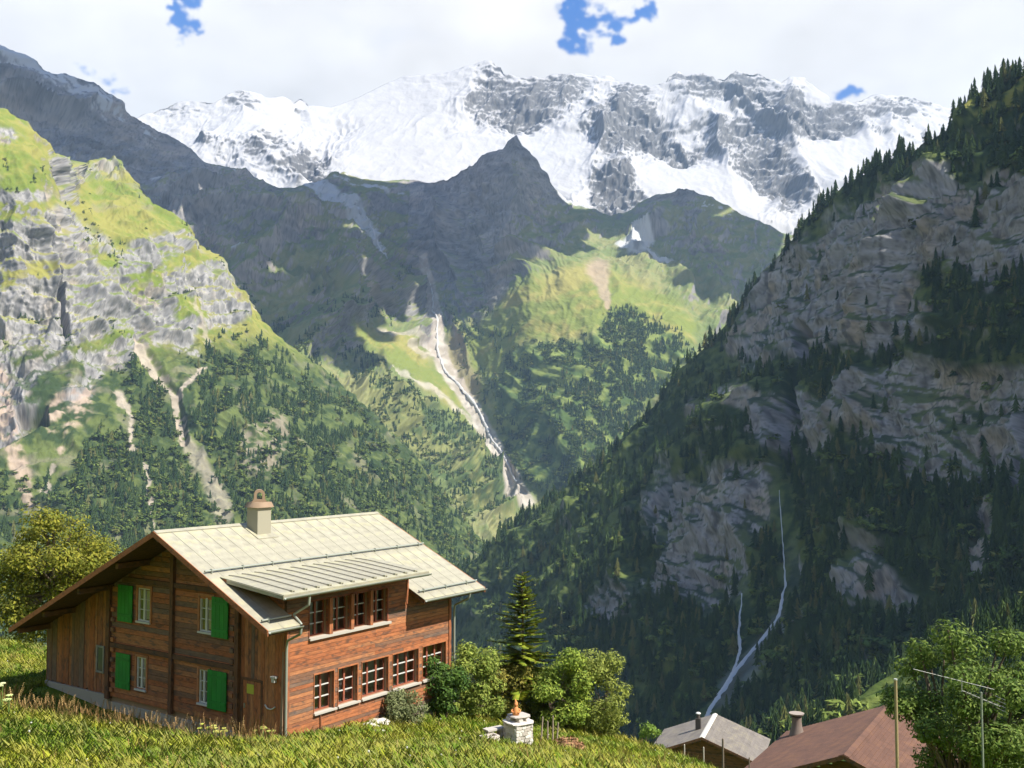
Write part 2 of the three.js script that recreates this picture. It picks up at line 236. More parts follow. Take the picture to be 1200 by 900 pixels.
const VALLEY = sheet('valley_mountains', {
  x0: -60, x1: 980, nx: 860, ny: 450, tile: 480, label: 'dark rocky mountains at the valley head with a green wooded spur and a torrent gully',
  top: valleyTop,
  bottom: [[-60, 700], [980, 700]],
  depth: spline([[-60, 20, 3900], [0, 54, 4000], [130, 113, 4300], [243, 190, 4600], [345, 218, 4900], [405, 204, 5300], [500, 214, 5500], [605, 160, 5100], [662, 229, 5300], [735, 248, 5400], [800, 220, 5200], [905, 262, 5000], [980, 300, 5000],
    [100, 180, 3700], [250, 260, 3800], [340, 260, 4300], [400, 290, 4000], [350, 330, 3500], [440, 330, 3900], [470, 280, 4700], [500, 320, 4700], [510, 380, 4250], [540, 460, 3800], [590, 540, 3400], [615, 580, 3200],
    [420, 400, 3500], [480, 440, 3500], [400, 470, 3100], [500, 520, 3200], [540, 580, 3000], [420, 560, 2800], [300, 450, 3000], [560, 260, 4600], [560, 340, 4300], [600, 220, 4600], [640, 280, 4350], [690, 310, 4050], [600, 380, 3850], [640, 420, 3550], [700, 380, 3650], [740, 340, 3850], [560, 420, 3950], [600, 470, 3500], [680, 500, 3200], [640, 560, 3100], [760, 420, 3500], [820, 380, 3700], [760, 300, 4400], [830, 320, 4300], [900, 340, 4200], [800, 460, 3400], [750, 600, 2900], [560, 680, 2700], [100, 400, 3300], [100, 650, 2700]]),
  relief: (x, y, z, px, py) => {
    const f = 1 / 600, tx = torrentX(py), sx = spurX(py), w = fbm(x * f, y * f, z * f, 3);
    const wl = smooth(tx + 35, tx - 35, px), wr = smooth(sx - 35, sx + 35, px), wm = (1 - wl) * (1 - wr);
    const gul = k => ridged((x + y * k) * f * 1.5 + w * 0.9, y * f * 0.3, z * f * 0.35, 6);
    const r = (wl > 0 ? wl * gul(-0.6) : 0) + (wm > 0 ? wm * gul(0.5) : 0) + (wr > 0 ? (1 - wl) * wr * gul(-0.45) : 0);
    const hill = clamp(smooth(-55, 25, P.hillGrass(px, py)) + smooth(-40, 25, P.hillWood(px, py)) + smooth(-30, 20, P.leftGrass(px, py)));
    const strata = n3(x / 900, y / 34 + w * 2, z / 900), fade = lerp(0.3, 1, smooth(0, 45, py - VTOP(px)));
    return fade * ((r - 0.4) * lerp(170, 50, hill) + fbm(x / 70, y / 70, z / 70, 4) * lerp(34, 14, hill) + (strata * 10 + steps(y / 90 + w * 2, 46)) * (1 - hill));
  },
  paint: (x, y, z, px, py, a, b, c) => {
    const wx = px + 16 * fbm(x / 240, y / 240, z / 240, 4), wy = py + 12 * fbm(x / 240 + 9, y / 240, z / 240, 4);
    const g = fbm(x / 300, y / 200, z / 300, 5), h = fbm(x / 45, y / 45, z / 45, 4), strata = n3(x / 700, y / 24 + 3 * g, z / 700);
    const run = n3((x + y * (px < torrentX(py) ? -0.6 : px < spurX(py) ? 0.5 : -0.45)) / 46 + 2 * g, y / 500, z / 130);
    let v = 0.2 + 0.14 * g + 0.06 * strata + 0.1 * h + 0.06 * run;
    let rock = [v * 1.04, v, v * 0.98];
    v = clamp(v, 0.06, 0.5) * (1 - 0.55 * crackle(x, y, z, 2.6, g)); rock = [v * 1.04, v, v * 0.98]; const tan = smooth(0.0, 0.3, fbm(x / 400 + 3, y / 400, z / 400, 4) + 0.15 * run); rock = mix3(rock, [v * 1.35, v * 1.15, v * 0.95], tan * 0.6);
    const turf = mix3([0.115, 0.155, 0.035], [0.18, 0.185, 0.055], smooth(-0.2, 0.3, g + h));
    // turf takes over lower down and where the ground is less steep
    let green = smooth(0.05, 0.25, (py - 240) / 300 + (b - 0.5) * 0.9 + g * 0.5 + h * 0.3 - (px > 480 && px < 600 && py < 420 ? 0.3 : 0) - (px < 260 ? 0.12 : 0) + 0.12 * run);
    let col = mix3(rock, turf, green * 0.85);
    const hg = P.hillGrass(wx, wy), hw = P.hillWood(wx, wy), lg = P.leftGrass(wx, wy), ll = P.leftLow(wx, wy);
    const lush = mix3([0.15, 0.18, 0.04], [0.24, 0.22, 0.065], smooth(-0.15, 0.25, g + h * 0.6));
    col = mix3(col, lush, smooth(-8, 8, Math.max(hg, lg)));
    col = mix3(col, mix3([0.06, 0.095, 0.026], [0.16, 0.195, 0.05], smooth(-0.15, 0.2, h + g * 0.5)), smooth(-8, 8, hw));
    col = mix3(col, mix3([0.05, 0.08, 0.025], [0.17, 0.18, 0.06], smooth(-0.15, 0.25, h + g)), smooth(-8, 8, ll) * 0.8);
    col = mix3(col, [0.2, 0.165, 0.09], smooth(-6, 6, P.brownBank(wx, wy)) * 0.8);
    const grav = mix3([0.3, 0.26, 0.22], [0.42, 0.38, 0.34], smooth(-0.2, 0.2, h));
    const bx = px + 5 * fbm(x / 60, y / 60, z / 60, 3), by = py + 4 * fbm(x / 60 + 5, y / 60, z / 60, 3);
    col = mix3(col, grav, smooth(1.15, 0.75, P.bedUp(bx, by)) * 0.85);
    col = mix3(col, grav, smooth(1.2, 0.6, Math.min(P.sideTrack(bx, by), P.sideTrack2(bx, by))) * 0.6);
    col = mix3(col, [0.3, 0.23, 0.17], smooth(1.2, 0.5, P.screeA(bx, by)) * 0.8);
    const ice = Math.max(smooth(-2, 2, P.patchA(bx, by)), smooth(1.1, 0.8, P.patchB(bx, by)), smooth(1.1, 0.8, P.patchC(bx, by)), smooth(1.1, 0.7, P.tongue2(bx, by)));
    col = mix3(col, [0.4, 0.41, 0.42], ice);
    col = mix3(col, [0.36, 0.38, 0.4], smooth(1.15, 0.8, P.iceTongue(bx, by)) * smooth(-0.3, 0.1, h + 0.1));
    // old snow on the highest shoulder on the left
    const top = VTOP(px); const sn = smooth(0.05, 0.25, g * 1.2 + h * 1.2 + (px < 130 ? 0.22 : -0.3) - Math.abs(py - top - 8) * 0.035);
    return mix3(col, [0.4, 0.41, 0.42], sn);
  },
  material: landMat(5),
});
console.log('valley');
// --- the sunlit mountainside on the left: meadows above, pale cliffs, woods below ---
Object.assign(P, {
  cliffL: inside([[-40, 255], [20, 262], [50, 252], [72, 240], [80, 200], [86, 245], [110, 268], [140, 292], [160, 285], [182, 272], [232, 268], [255, 305], [290, 350], [300, 372], [270, 385], [225, 385], [240, 420], [200, 400], [170, 400], [150, 440], [120, 430], [105, 470], [80, 480], [60, 455], [40, 480], [20, 520], [-40, 540]]),
  bandsUp: inside([[-40, 150], [14, 152], [22, 160], [12, 168], [-40, 168]]), bandsUp2: inside([[-40, 226], [30, 224], [58, 226], [56, 236], [20, 238], [-40, 234]]),
  noseL: inside([[60, 182], [76, 186], [82, 205], [81, 236], [72, 228], [66, 205]]),
  strataL: inside([[84, 192], [140, 190], [146, 206], [120, 214], [90, 212]]),
  ledge1: inside([[10, 425], [60, 418], [110, 400], [150, 383], [158, 390], [120, 412], [70, 424], [20, 436]]),
  ledge2: inside([[60, 432], [98, 428], [100, 445], [62, 468], [30, 480], [40, 462]]),
  ledge3: inside([[0, 318], [50, 305], [70, 318], [48, 335], [0, 342]]), ledge4: inside([[150, 322], [188, 318], [186, 345], [160, 345]]), ledge5: inside([[185, 310], [230, 292], [258, 305], [225, 318], [192, 322]]),
  ledge6: inside([[200, 352], [232, 350], [244, 378], [206, 378]]), ledge7: inside([[100, 290], [135, 300], [140, 320], [110, 318]]),
  crack: along([[70, 310, 2], [72, 345, 3], [78, 395, 3]]),
  pinkA: along([[-5, 445, 14], [10, 500, 12], [22, 545, 10], [35, 590, 6]]), pinkB: along([[80, 470, 12], [70, 500, 14], [78, 525, 8]]), pinkC: inside([[54, 478], [92, 462], [112, 448], [108, 490], [82, 510], [60, 505]]),
  trackA: along([[163, 395, 5], [175, 418, 7], [192, 445, 6], [205, 465, 5], [212, 490, 5], [216, 520, 4]]), trackA2: along([[216, 515, 6], [235, 545, 10], [250, 570, 12], [262, 600, 12]]), trackB: along([[212, 462, 3], [228, 446, 3], [240, 430, 2]]), trackC: along([[140, 460, 7], [152, 490, 4], [154, 526, 3]]), trackD: along([[168, 545, 3], [175, 580, 3], [180, 620, 3]]), trackE: along([[50, 575, 3], [62, 552, 3]]), trackF: along([[226, 355, 3], [240, 390, 3], [250, 405, 2]]), trackG: along([[300, 360, 3], [345, 405, 3], [370, 420, 3]]),
  woodL: inside([[255, 395], [300, 400], [360, 430], [430, 480], [500, 540], [560, 610], [570, 700], [250, 700], [262, 600], [225, 540], [225, 470], [240, 420]]),
  woodL2: inside([[150, 425], [185, 440], [205, 480], [212, 530], [240, 600], [230, 700], [40, 700], [60, 590], [90, 540], [120, 500], [145, 530], [150, 470]]),
  barkL: inside([[285, 500], [330, 480], [350, 520], [330, 560], [290, 560], [275, 530]]),
  smallCave: along([[78, 290, 2], [84, 292, 2]]), overhang: inside([[20, 484], [54, 480], [56, 500], [28, 508], [20, 498]]),
});
const leftTop = [[-80, 110], [0, 129], [33, 142], [42, 152], [50, 163], [60, 172], [72, 183], [79, 192], [84, 194], [100, 191], [140, 189], [146, 203], [160, 213], [177, 233], [200, 248], [221, 260], [233, 279], [253, 300], [268, 320], [283, 340], [292, 352], [305, 372], [330, 396], [365, 425], [400, 452], [440, 490], [480, 532], [520, 575], [550, 612], [570, 650], [600, 700]];
const woodAt = {};   // how thick the wood stands at a pixel
const leftDepth = spline([[-80, 110, 2300], [0, 129, 2350], [50, 163, 2400], [79, 192, 2450], [100, 192, 2900], [147, 204, 2850], [221, 260, 2750], [283, 340, 2700], [330, 396, 2700], [400, 452, 2700], [480, 532, 2650], [570, 650, 2600], [-80, 250, 2150], [0, 250, 2180], [60, 250, 2250], [110, 262, 2480], [180, 262, 2550], [0, 430, 2050], [100, 400, 2150], [200, 390, 2350], [280, 390, 2500], [0, 480, 1950], [100, 480, 2000], [200, 470, 2150], [300, 470, 2250], [400, 520, 2350], [0, 600, 1700], [100, 600, 1700], [200, 600, 1800], [300, 600, 1900], [450, 620, 2150], [0, 720, 1450], [250, 720, 1500], [500, 720, 1900]]);
woodAt.left = (x, y, w) => { const t = Math.min(P.trackA(x, y), P.trackA2(x, y), P.trackC(x, y), P.trackD(x, y), P.trackB(x, y) * 1.3); let d = Math.max(smooth(-10, 14, P.woodL(x, y)), smooth(-10, 14, P.woodL2(x, y))) * smooth(0.9, 2, t); return d * (1 - 0.7 * smooth(-10, 10, P.barkL(x, y))) * smooth(-0.3, 0.1, w); };
const LEFT = sheet('left_mountainside', {
  x0: -80, x1: 600, nx: 640, ny: 470, backStep: 25, tile: 260, label: 'sunlit mountainside of steep meadows, pale cliffs and woods',
  top: leftTop, bottom: [[-80, 760], [600, 760]], depth: leftDepth,
  relief: (x, y, z, px, py) => {
    const w = fbm(x / 300, y / 300, z / 300, 3), wx = px + 14 * w, cl = Math.max(smooth(-10, 12, P.cliffL(wx, py)), smooth(-4, 4, P.noseL(px, py)), smooth(-4, 4, P.strataL(px, py)));
    const ledge = Math.max(P.ledge1(px, py), P.ledge2(px, py), P.ledge3(px, py), P.ledge4(px, py), P.ledge5(px, py), P.ledge6(px, py));
    const c = cl * (1 - smooth(-6, 6, ledge) * 0.7);
    const cols = ridged(x / 120 + w * 1.2, y / 420, z / 120, 5), fl = ridged(x / 38 + w * 2, y / 210, z / 38, 3), st = n3(x / 500, y / 26 + 2 * w, z / 500) * 0.6 + n3(x / 300, y / 11, z / 300) * 0.3;
    let d = (cols - 0.35) * lerp(22, 44, c) + (0.4 - fl) * 11 * c + st * 6 * c + (steps(y / 62 + w * 1.6 + n3(x / 240, 0, z / 240) * 1.3, 62) + 0.7 * steps(y / 21 + w * 3, 21)) * c + fbm(x / 34, y / 50, z / 34, 4) * lerp(7, 10, c);
    d -= smooth(1.6, 0.6, P.crack(px, py)) * 55; d -= smooth(1.5, 0.8, P.trackA(px, py)) * 14; d -= smooth(-3, 4, P.overhang(px, py)) * 45;
    d += smooth(-8, 6, ledge) * 10;
    return d;
  },
  paint: (x, y, z, px, py, a, b, c) => {
    const w = fbm(x / 130, y / 130, z / 130, 4), w2 = fbm(x / 130 + 7, y / 130, z / 130, 4), wx = px + 22 * w, wy = py + 16 * w2;
    const h = fbm(x / 22, y / 22, z / 22, 4), g = fbm(x / 190, y / 120, z / 190, 4), strata = n3(x / 400, y / 13 + 4 * w, z / 400), stain = n3(x / 20 + w * 4, y / 150, z / 20);
    const rock = rockTone(x, y, z, 2, w, g, h, strata, stain);
    const meadow = turfTone(smooth(-0.25, 0.3, g + h * 0.7 + 0.5 * strata * 0.3));
    const low = floorTone(smooth(-0.15, 0.25, h + w2));
    let col = mix3(meadow, low, smooth(370, 440, wy + 20 * g));
    col = mix3(col, [0.2, 0.18, 0.12], 0.5 * smooth(0.1, 0.3, fbm(x / 60 + 3, y / 60, z / 60, 4)));
    let k = smooth(-4, 4, P.cliffL(wx, wy)); k = Math.max(k, smooth(-2, 2, P.noseL(px + 6 * h, py)), smooth(-2, 2, P.strataL(px + 8 * h, py + 4 * h)) * 0.8, smooth(-2, 2, P.bandsUp(px, py + 6 * h)), smooth(-2, 2, P.bandsUp2(px, py + 8 * h)));
    const lw = 9 * h, ledge = Math.max(P.ledge1(px + lw, py + lw), P.ledge2(px + lw, py + lw), P.ledge3(px + lw, py + lw), P.ledge4(px + lw, py + lw), P.ledge5(px + lw, py + lw), P.ledge6(px + lw, py + lw), P.ledge7(px + lw, py + lw));
    k *= 1 - smooth(-3, 3, ledge);
    // grass also holds on the flatter bits of the cliff, and rock breaks through where the meadow is steep
    k = k * (1 - 0.85 * smooth(0.46, 0.62, b + 0.5 * w + 0.1 * h)); k = Math.max(k, smooth(0.16, 0.04, b + 0.3 * h) * smooth(470, 430, py));
    col = mix3(col, rock, k);
    const pink = [0.36 + 0.16 * h, 0.27 + 0.13 * h, 0.21 + 0.12 * h];
    const e = px + 10 * h, f = py + 8 * w;
    col = mix3(col, pink, Math.max(smooth(1.3, 0.7, P.pinkA(e, f)), smooth(1.3, 0.7, P.pinkB(e, f)), smooth(-4, 4, P.pinkC(e, f))) * 0.75 * smooth(-0.22, 0.12, h + w));
    col = mix3(col, [0.34 + 0.2 * h, 0.29 + 0.16 * h, 0.23 + 0.13 * h], Math.max(smooth(1.2, 0.6, P.trackA(e, f)), smooth(1.25, 0.5, P.trackA2(e, f)) * 0.6, smooth(1.2, 0.6, P.trackB(e, f)), smooth(1.2, 0.6, P.trackC(e, f)), smooth(1.2, 0.6, P.trackD(e, f)), smooth(1.2, 0.6, P.trackE(e, f)), smooth(1.2, 0.6, P.trackF(e, f)) * 0.7, smooth(1.2, 0.6, P.trackG(e, f)) * 0.6) * 0.85);
    col = mix3(col, [0.26, 0.21, 0.17], smooth(-8, 8, P.barkL(wx, wy)) * smooth(0.0, 0.2, h + 0.05) * 0.8);
    const wood = woodAt.left(px + 8 * w, py + 8 * w2, w);
    return mix3(col, floorTone(smooth(-0.3, 0.4, h)), wood * 0.75);
  },
  material: landMat(2.5),
});
console.log('left');

// --- the shaded cliff mountain on the right ---
const rightTop = [[480, 790], [500, 745], [515, 705], [530, 676], [545, 658], [570, 640], [595, 622], [620, 604], [650, 582], [675, 558], [705, 530], [735, 502], [760, 477], [790, 448], [815, 424], [835, 396], [860, 360], [885, 326], [915, 292], [945, 256], [975, 232], [1000, 212], [1020, 198], [1050, 182], [1080, 165], [1110, 146], [1135, 130], [1165, 106], [1185, 92], [1200, 82], [1300, 20]];
Object.assign(P, {
  rk1: inside([[880, 330], [930, 280], [985, 240], [1040, 210], [1090, 200], [1130, 205], [1170, 190], [1200, 195], [1240, 190], [1240, 285], [1180, 300], [1130, 330], [1100, 300], [1060, 320], [1090, 370], [1080, 400], [1050, 395], [1020, 420], [990, 400], [960, 420], [940, 400], [925, 420], [900, 400], [880, 430], [860, 440], [850, 400]]),
  rk2: inside([[1060, 420], [1120, 430], [1180, 420], [1240, 430], [1240, 560], [1200, 575], [1150, 560], [1110, 575], [1080, 570], [1050, 550], [1010, 520], [985, 500], [960, 470], [990, 450], [1020, 440]]),
  rk3: inside([[800, 470], [860, 445], [900, 470], [940, 450], [980, 480], [990, 530], [960, 550], [930, 500], [905, 530], [860, 470], [820, 500], [795, 505]]),
  rk4: inside([[760, 600], [790, 570], [840, 560], [880, 555], [912, 548], [912, 590], [890, 640], [880, 690], [830, 720], [800, 700], [770, 710], [745, 720], [755, 680], [785, 650], [760, 630]]),
  rk5: inside([[690, 710], [720, 690], [745, 705], [740, 735], [720, 740], [688, 725]]), rk6: inside([[915, 640], [935, 620], [945, 690], [930, 710], [918, 690]]), rk7: inside([[1150, 580], [1175, 560], [1180, 650], [1150, 690], [1135, 680]]), rk8: inside([[1000, 690], [1030, 660], [1060, 690], [1100, 700], [1110, 720], [1060, 735], [1010, 730], [990, 715]]), rk9: inside([[1015, 620], [1035, 610], [1030, 650], [1018, 660]]),
  ledgeR1: inside([[1080, 370], [1120, 360], [1180, 380], [1240, 385], [1240, 425], [1180, 425], [1120, 430], [1070, 420], [1050, 400]]), ledgeR2: inside([[840, 480], [870, 470], [900, 540], [910, 545], [860, 560], [800, 560], [770, 540], [810, 520]]), ledgeR3: inside([[940, 555], [980, 540], [1010, 560], [1080, 580], [1150, 580], [1140, 650], [1060, 660], [1000, 650], [960, 640]]),
  gorge: along([[932, 380, 5], [928, 470, 7], [920, 540, 10], [916, 600, 9], [922, 680, 12]]), gorge2: along([[1192, 440, 5], [1196, 520, 6], [1185, 590, 6]]),
  fallA: along([[914, 575, 1], [920, 660, 1], [923, 705, 1], [918, 730, 1], [880, 780, 1], [838, 840, 1], [825, 870, 1]]), fallB: along([[874, 700, 1], [870, 750, 1], [872, 772, 1], [846, 826, 1]]),
  turfTop: inside([[1140, 130], [1200, 80], [1260, 60], [1260, 180], [1200, 170], [1160, 160]]),
  gravel: inside([[838, 832], [850, 800], [880, 760], [912, 722], [930, 720], [950, 730], [930, 760], [900, 790], [860, 830]]),
});
const RTOP = pl(rightTop);
const rightDepth = spline([[1300, 20, 1000], [1200, 82, 1100], [1110, 146, 1220], [1000, 212, 1380], [915, 292, 1500], [835, 396, 1620], [760, 477, 1720], [675, 558, 1820], [595, 622, 1900], [530, 676, 1900], [490, 760, 1800],
  [1200, 200, 960], [1100, 220, 1080], [1000, 260, 1260], [920, 340, 1400], [1200, 300, 930], [1080, 360, 1030], [960, 420, 1200], [870, 440, 1330], [1200, 400, 880], [1100, 420, 980], [780, 520, 1500], [700, 580, 1600], [1200, 560, 820], [1080, 570, 920], [960, 560, 1080], [860, 560, 1200], [760, 600, 1330], [640, 650, 1560], [1200, 700, 700], [1080, 700, 800], [960, 720, 900], [860, 720, 1020], [740, 720, 1180], [620, 740, 1400], [960, 830, 720], [840, 840, 820], [700, 840, 1000], [560, 840, 1300], [600, 980, 1000], [800, 980, 700], [1000, 980, 520], [1200, 850, 500], [1300, 600, 720], [1300, 980, 380]]);
const rightRock = (x, y) => Math.max(P.rk1(x, y), P.rk2(x, y), P.rk3(x, y), P.rk4(x, y), P.rk5(x, y), P.rk6(x, y), P.rk7(x, y), P.rk8(x, y), P.rk9(x, y));
const RIGHT = sheet('cliff_mountain', {
  x0: 480, x1: 1300, nx: 700, ny: 560, backStep: 22, tile: 140, label: 'steep shaded cliff mountain with wooded ledges and two thin waterfalls',
  top: rightTop, bottom: [[480, 990], [1300, 990]], depth: rightDepth,
  relief: (x, y, z, px, py) => {
    const w = fbm(x / 160, y / 160, z / 160, 3), rk = smooth(-12, 10, rightRock(px + 12 * w, py));
    const cols = ridged(x / 60 + w, y / 340, z / 80 + w, 5), fl = ridged(x / 18 + w * 2, y / 120, z / 24, 3), st = n3(x / 300, y / 17 + 2.5 * w, z / 300) * 0.6 + n3(x / 200, y / 7 + w, z / 200) * 0.4, big = ridged(x / 260, y / 700, z / 330, 3);
    let d = (big - 0.4) * 55 + (cols - 0.35) * lerp(18, 30, rk) + (0.4 - fl) * 6 * rk + st * 3 * rk + (steps(y / 44 + w * 1.6 + n3(x / 160, 0, z / 160) * 1.3, 40) + 0.7 * steps(y / 14 + w * 3, 14)) * rk + fbm(x / 20, y / 34, z / 20, 4) * 5.5;
    d -= smooth(1.8, 0.5, P.gorge(px, py)) * 45 + smooth(1.6, 0.5, P.gorge2(px, py)) * 30;
    d += smooth(-8, 8, Math.max(P.ledgeR1(px, py), P.ledgeR2(px, py), P.ledgeR3(px, py))) * 14;
    return d * smooth(-10, 26, py - RTOP(px) + 8) * lerp(0.1, 1, smooth(4, 48, Math.min(P.fallA(px, py), P.fallB(px, py))));
  },
  paint: (x, y, z, px, py, a, b, c) => {
    const w = fbm(x / 70, y / 70, z / 70, 4), w2 = fbm(x / 70 + 7, y / 70, z / 70, 4), h = fbm(x / 12, y / 12, z / 12, 4), strata = n3(x / 260, y / 6 + 3 * w, z / 260), stain = n3(x / 11 + w * 3, y / 90, z / 11), g = fbm(x / 120, y / 80, z / 120, 4);
    const rock = rockTone(x, y, z, 1, w, g, h, strata, stain), veg = floorTone(smooth(-0.2, 0.3, h + w));
    let k = smooth(-5, 5, rightRock(px + 26 * w, py + 22 * w2));
    k *= 1 - 0.9 * smooth(0.42, 0.62, b + 0.12 * h + 0.5 * w);
    k = Math.max(k * smooth(-0.42, -0.1, w + 0.2), 0.6 * smooth(0.16, 0.0, b + 0.25 * h) * smooth(-0.05, 0.15, w2));
    let col = mix3(veg, rock, k);
    col = mix3(col, turfTone(smooth(-0.2, 0.3, h)), smooth(-4, 6, P.turfTop(px + 14 * w, py + 14 * w2)) * smooth(-0.2, 0.15, w + h));
    col = mix3(col, [0.2, 0.2, 0.2], smooth(-8, 6, P.gravel(px + 8 * h, py + 8 * w)) * 0.55);
    return col;
  },
  material: landMat(1.6),
});
console.log('right');
// --- the same mountain goes on to the right of the picture, nearer and higher, and throws its shadow on the cliff ---
sheet('cliff_mountain', {
  x0: 1290, x1: 2700, nx: 160, ny: 110, backStep: 40, tile: 60, label: 'continuation of the steep cliff mountain up the valley side',
  top: [[1290, 27], [1330, -40], [1400, -190], [1500, -380], [1700, -600], [2000, -800], [2700, -1000]], bottom: [[1290, 990], [2700, 1400]],
  depth: spline([[1290, 27, 1010], [1400, -190, 930], [1600, -500, 790], [2000, -800, 600], [2700, -1000, 430], [1290, 400, 850], [1600, 100, 690], [2000, 0, 520], [2700, 0, 380], [1290, 600, 720], [1290, 980, 385], [1600, 700, 500], [2000, 700, 400], [2700, 800, 300], [1700, 1100, 330], [2700, 1300, 220]]),
  relief: (x, y, z, px) => (ridged(x / 150, y / 300, z / 150, 5) - 0.4) * 50 * smooth(1290, 1340, px),
  paint: (x, y, z, px, py, a, b) => { const h = fbm(x / 12, y / 12, z / 12, 4), w = fbm(x / 70, y / 70, z / 70, 3); return mix3(rockTone(x, y, z, 1, w, w, h, 0, 0), floorTone(smooth(-0.2, 0.3, h + w)), smooth(0.2, 0.4, b + 0.4 * w)); },
  material: landMat(1.6),
});
// --- the slope behind the brown roof ---
const NEARSLOPE = sheet('valley_slope', {
  x0: 840, x1: 1330, nx: 160, ny: 90, backStep: 20, tile: 30, label: 'grassy slope with conifers below the dark cliff',
  top: [[840, 925], [880, 890], [905, 868], [930, 856], [965, 842], [1000, 828], [1030, 812], [1055, 797], [1085, 776], [1120, 756], [1160, 735], [1200, 712], [1330, 640]], bottom: [[840, 1000], [1330, 1000]],
  depth: spline([[840, 925, 520], [930, 856, 500], [1030, 812, 450], [1120, 756, 440], [1200, 712, 420], [1330, 640, 400], [900, 980, 330], [1050, 980, 260], [1200, 980, 220], [1330, 980, 200], [1100, 850, 340], [1000, 900, 350]]),
  relief: (x, y, z) => fbm(x / 40, y / 40, z / 40, 4) * 10,
  paint: (x, y, z, px, py) => mix3([0.09, 0.13, 0.025], [0.17, 0.2, 0.045], smooth(-0.2, 0.25, fbm(x / 12, y / 12, z / 12, 4))),
  material: landMat(0.6),
});

// --- the valley goes on to the left of the picture, and our own hillside rises behind the camera ---
function ring(name, label, a0, a1, na, nr, at2, paint) { // a sheet over directions (degrees, clockwise from straight ahead) and steps outwards
  const pos = [], col = [], idx = [];
  for (let j = 0; j <= nr; j++) for (let i = 0; i <= na; i++) { const a = lerp(a0, a1, i / na) * Math.PI / 180, [r, y] = at2(lerp(a0, a1, i / na), j / nr), x = Math.sin(a) * r, z = -Math.cos(a) * r, d = fbm(x / 120, y / 120, z / 120, 4) * Math.min(50, r * 0.05); pos.push(x, y + d, z); col.push(...paint(x, y, z)); if (i < na && j < nr) { const n = j * (na + 1) + i; idx.push(n, n + 1, n + na + 1, n + 1, n + na + 2, n + na + 1); } }
  const g = new THREE.BufferGeometry(); g.setAttribute('position', new THREE.Float32BufferAttribute(pos, 3)); g.setAttribute('color', new THREE.Float32BufferAttribute(col, 3)); g.setIndex(idx); g.computeVertexNormals(); const u = []; for (let i = 0; i < pos.length; i += 3) u.push(pos[i] / 60, pos[i + 2] / 60); g.setAttribute('uv', new THREE.Float32BufferAttribute(u, 2));
  return describe(mesh(name, g, landMat(1)), label, null, null, 'structure');
}
{
  const woods = (x, y, z) => { const h = fbm(x / 30, y / 30, z / 30, 4), w = fbm(x / 160, y / 160, z / 160, 3); return mix3(floorTone(smooth(-0.3, 0.3, h)), turfTone(smooth(-0.2, 0.3, h)), smooth(0.1, 0.3, w)); };
  const rocky = (x, y, z) => { const h = fbm(x / 24, y / 24, z / 24, 4), w = fbm(x / 160, y / 160, z / 160, 3); return mix3(woods(x, y, z), rockTone(x, y, z, 2, w, w, h, 0, 0), smooth(0.0, 0.2, w + (y > 150 && y < 500 ? 0.12 : -0.1))); };
  ring('left_mountainside', 'continuation of the sunlit mountainside down the valley', -118, -31, 120, 40, (a, t) => { const k = smooth(-31, -50, a); return [lerp(1500, lerp(2750, 2300, k), t), lerp(-420, lerp(900, 1050, k), t)]; }, rocky);
  ring('hillside', 'wooded hillside rising behind the meadow', 95, 262, 120, 50, (a, t) => { const r = 90 + 1500 * t * t; return [r, (a > 180 ? lerp(8, -2, smooth(240, 262, a)) : lerp(8, -8, smooth(150, 95, a))) + 0.5 * (r - 90) * lerp(1, 0.45, smooth(150, 95, a)) - 0.00006 * (r - 90) * (r - 90)]; }, woods);
}
{ // the floor of the valley, far below
  const g = new THREE.PlaneGeometry(9000, 9000, 60, 60).rotateX(-Math.PI / 2), p = g.attributes.position, c = []; for (let i = 0; i < p.count; i++) { const x = p.getX(i), z = p.getZ(i) - 3000; p.setXYZ(i, x, -430 + 15 * fbm(x / 300, 0, z / 300, 3), z); c.push(...floorTone(smooth(-0.3, 0.3, fbm(x / 60, 0, z / 60, 3)))); } g.setAttribute('color', new THREE.Float32BufferAttribute(c, 3)); g.computeVertexNormals();
  describe(mesh('valley_floor', g, landMat(0.5)), 'wooded floor of the deep valley below the meadow', null, null, 'structure');
}
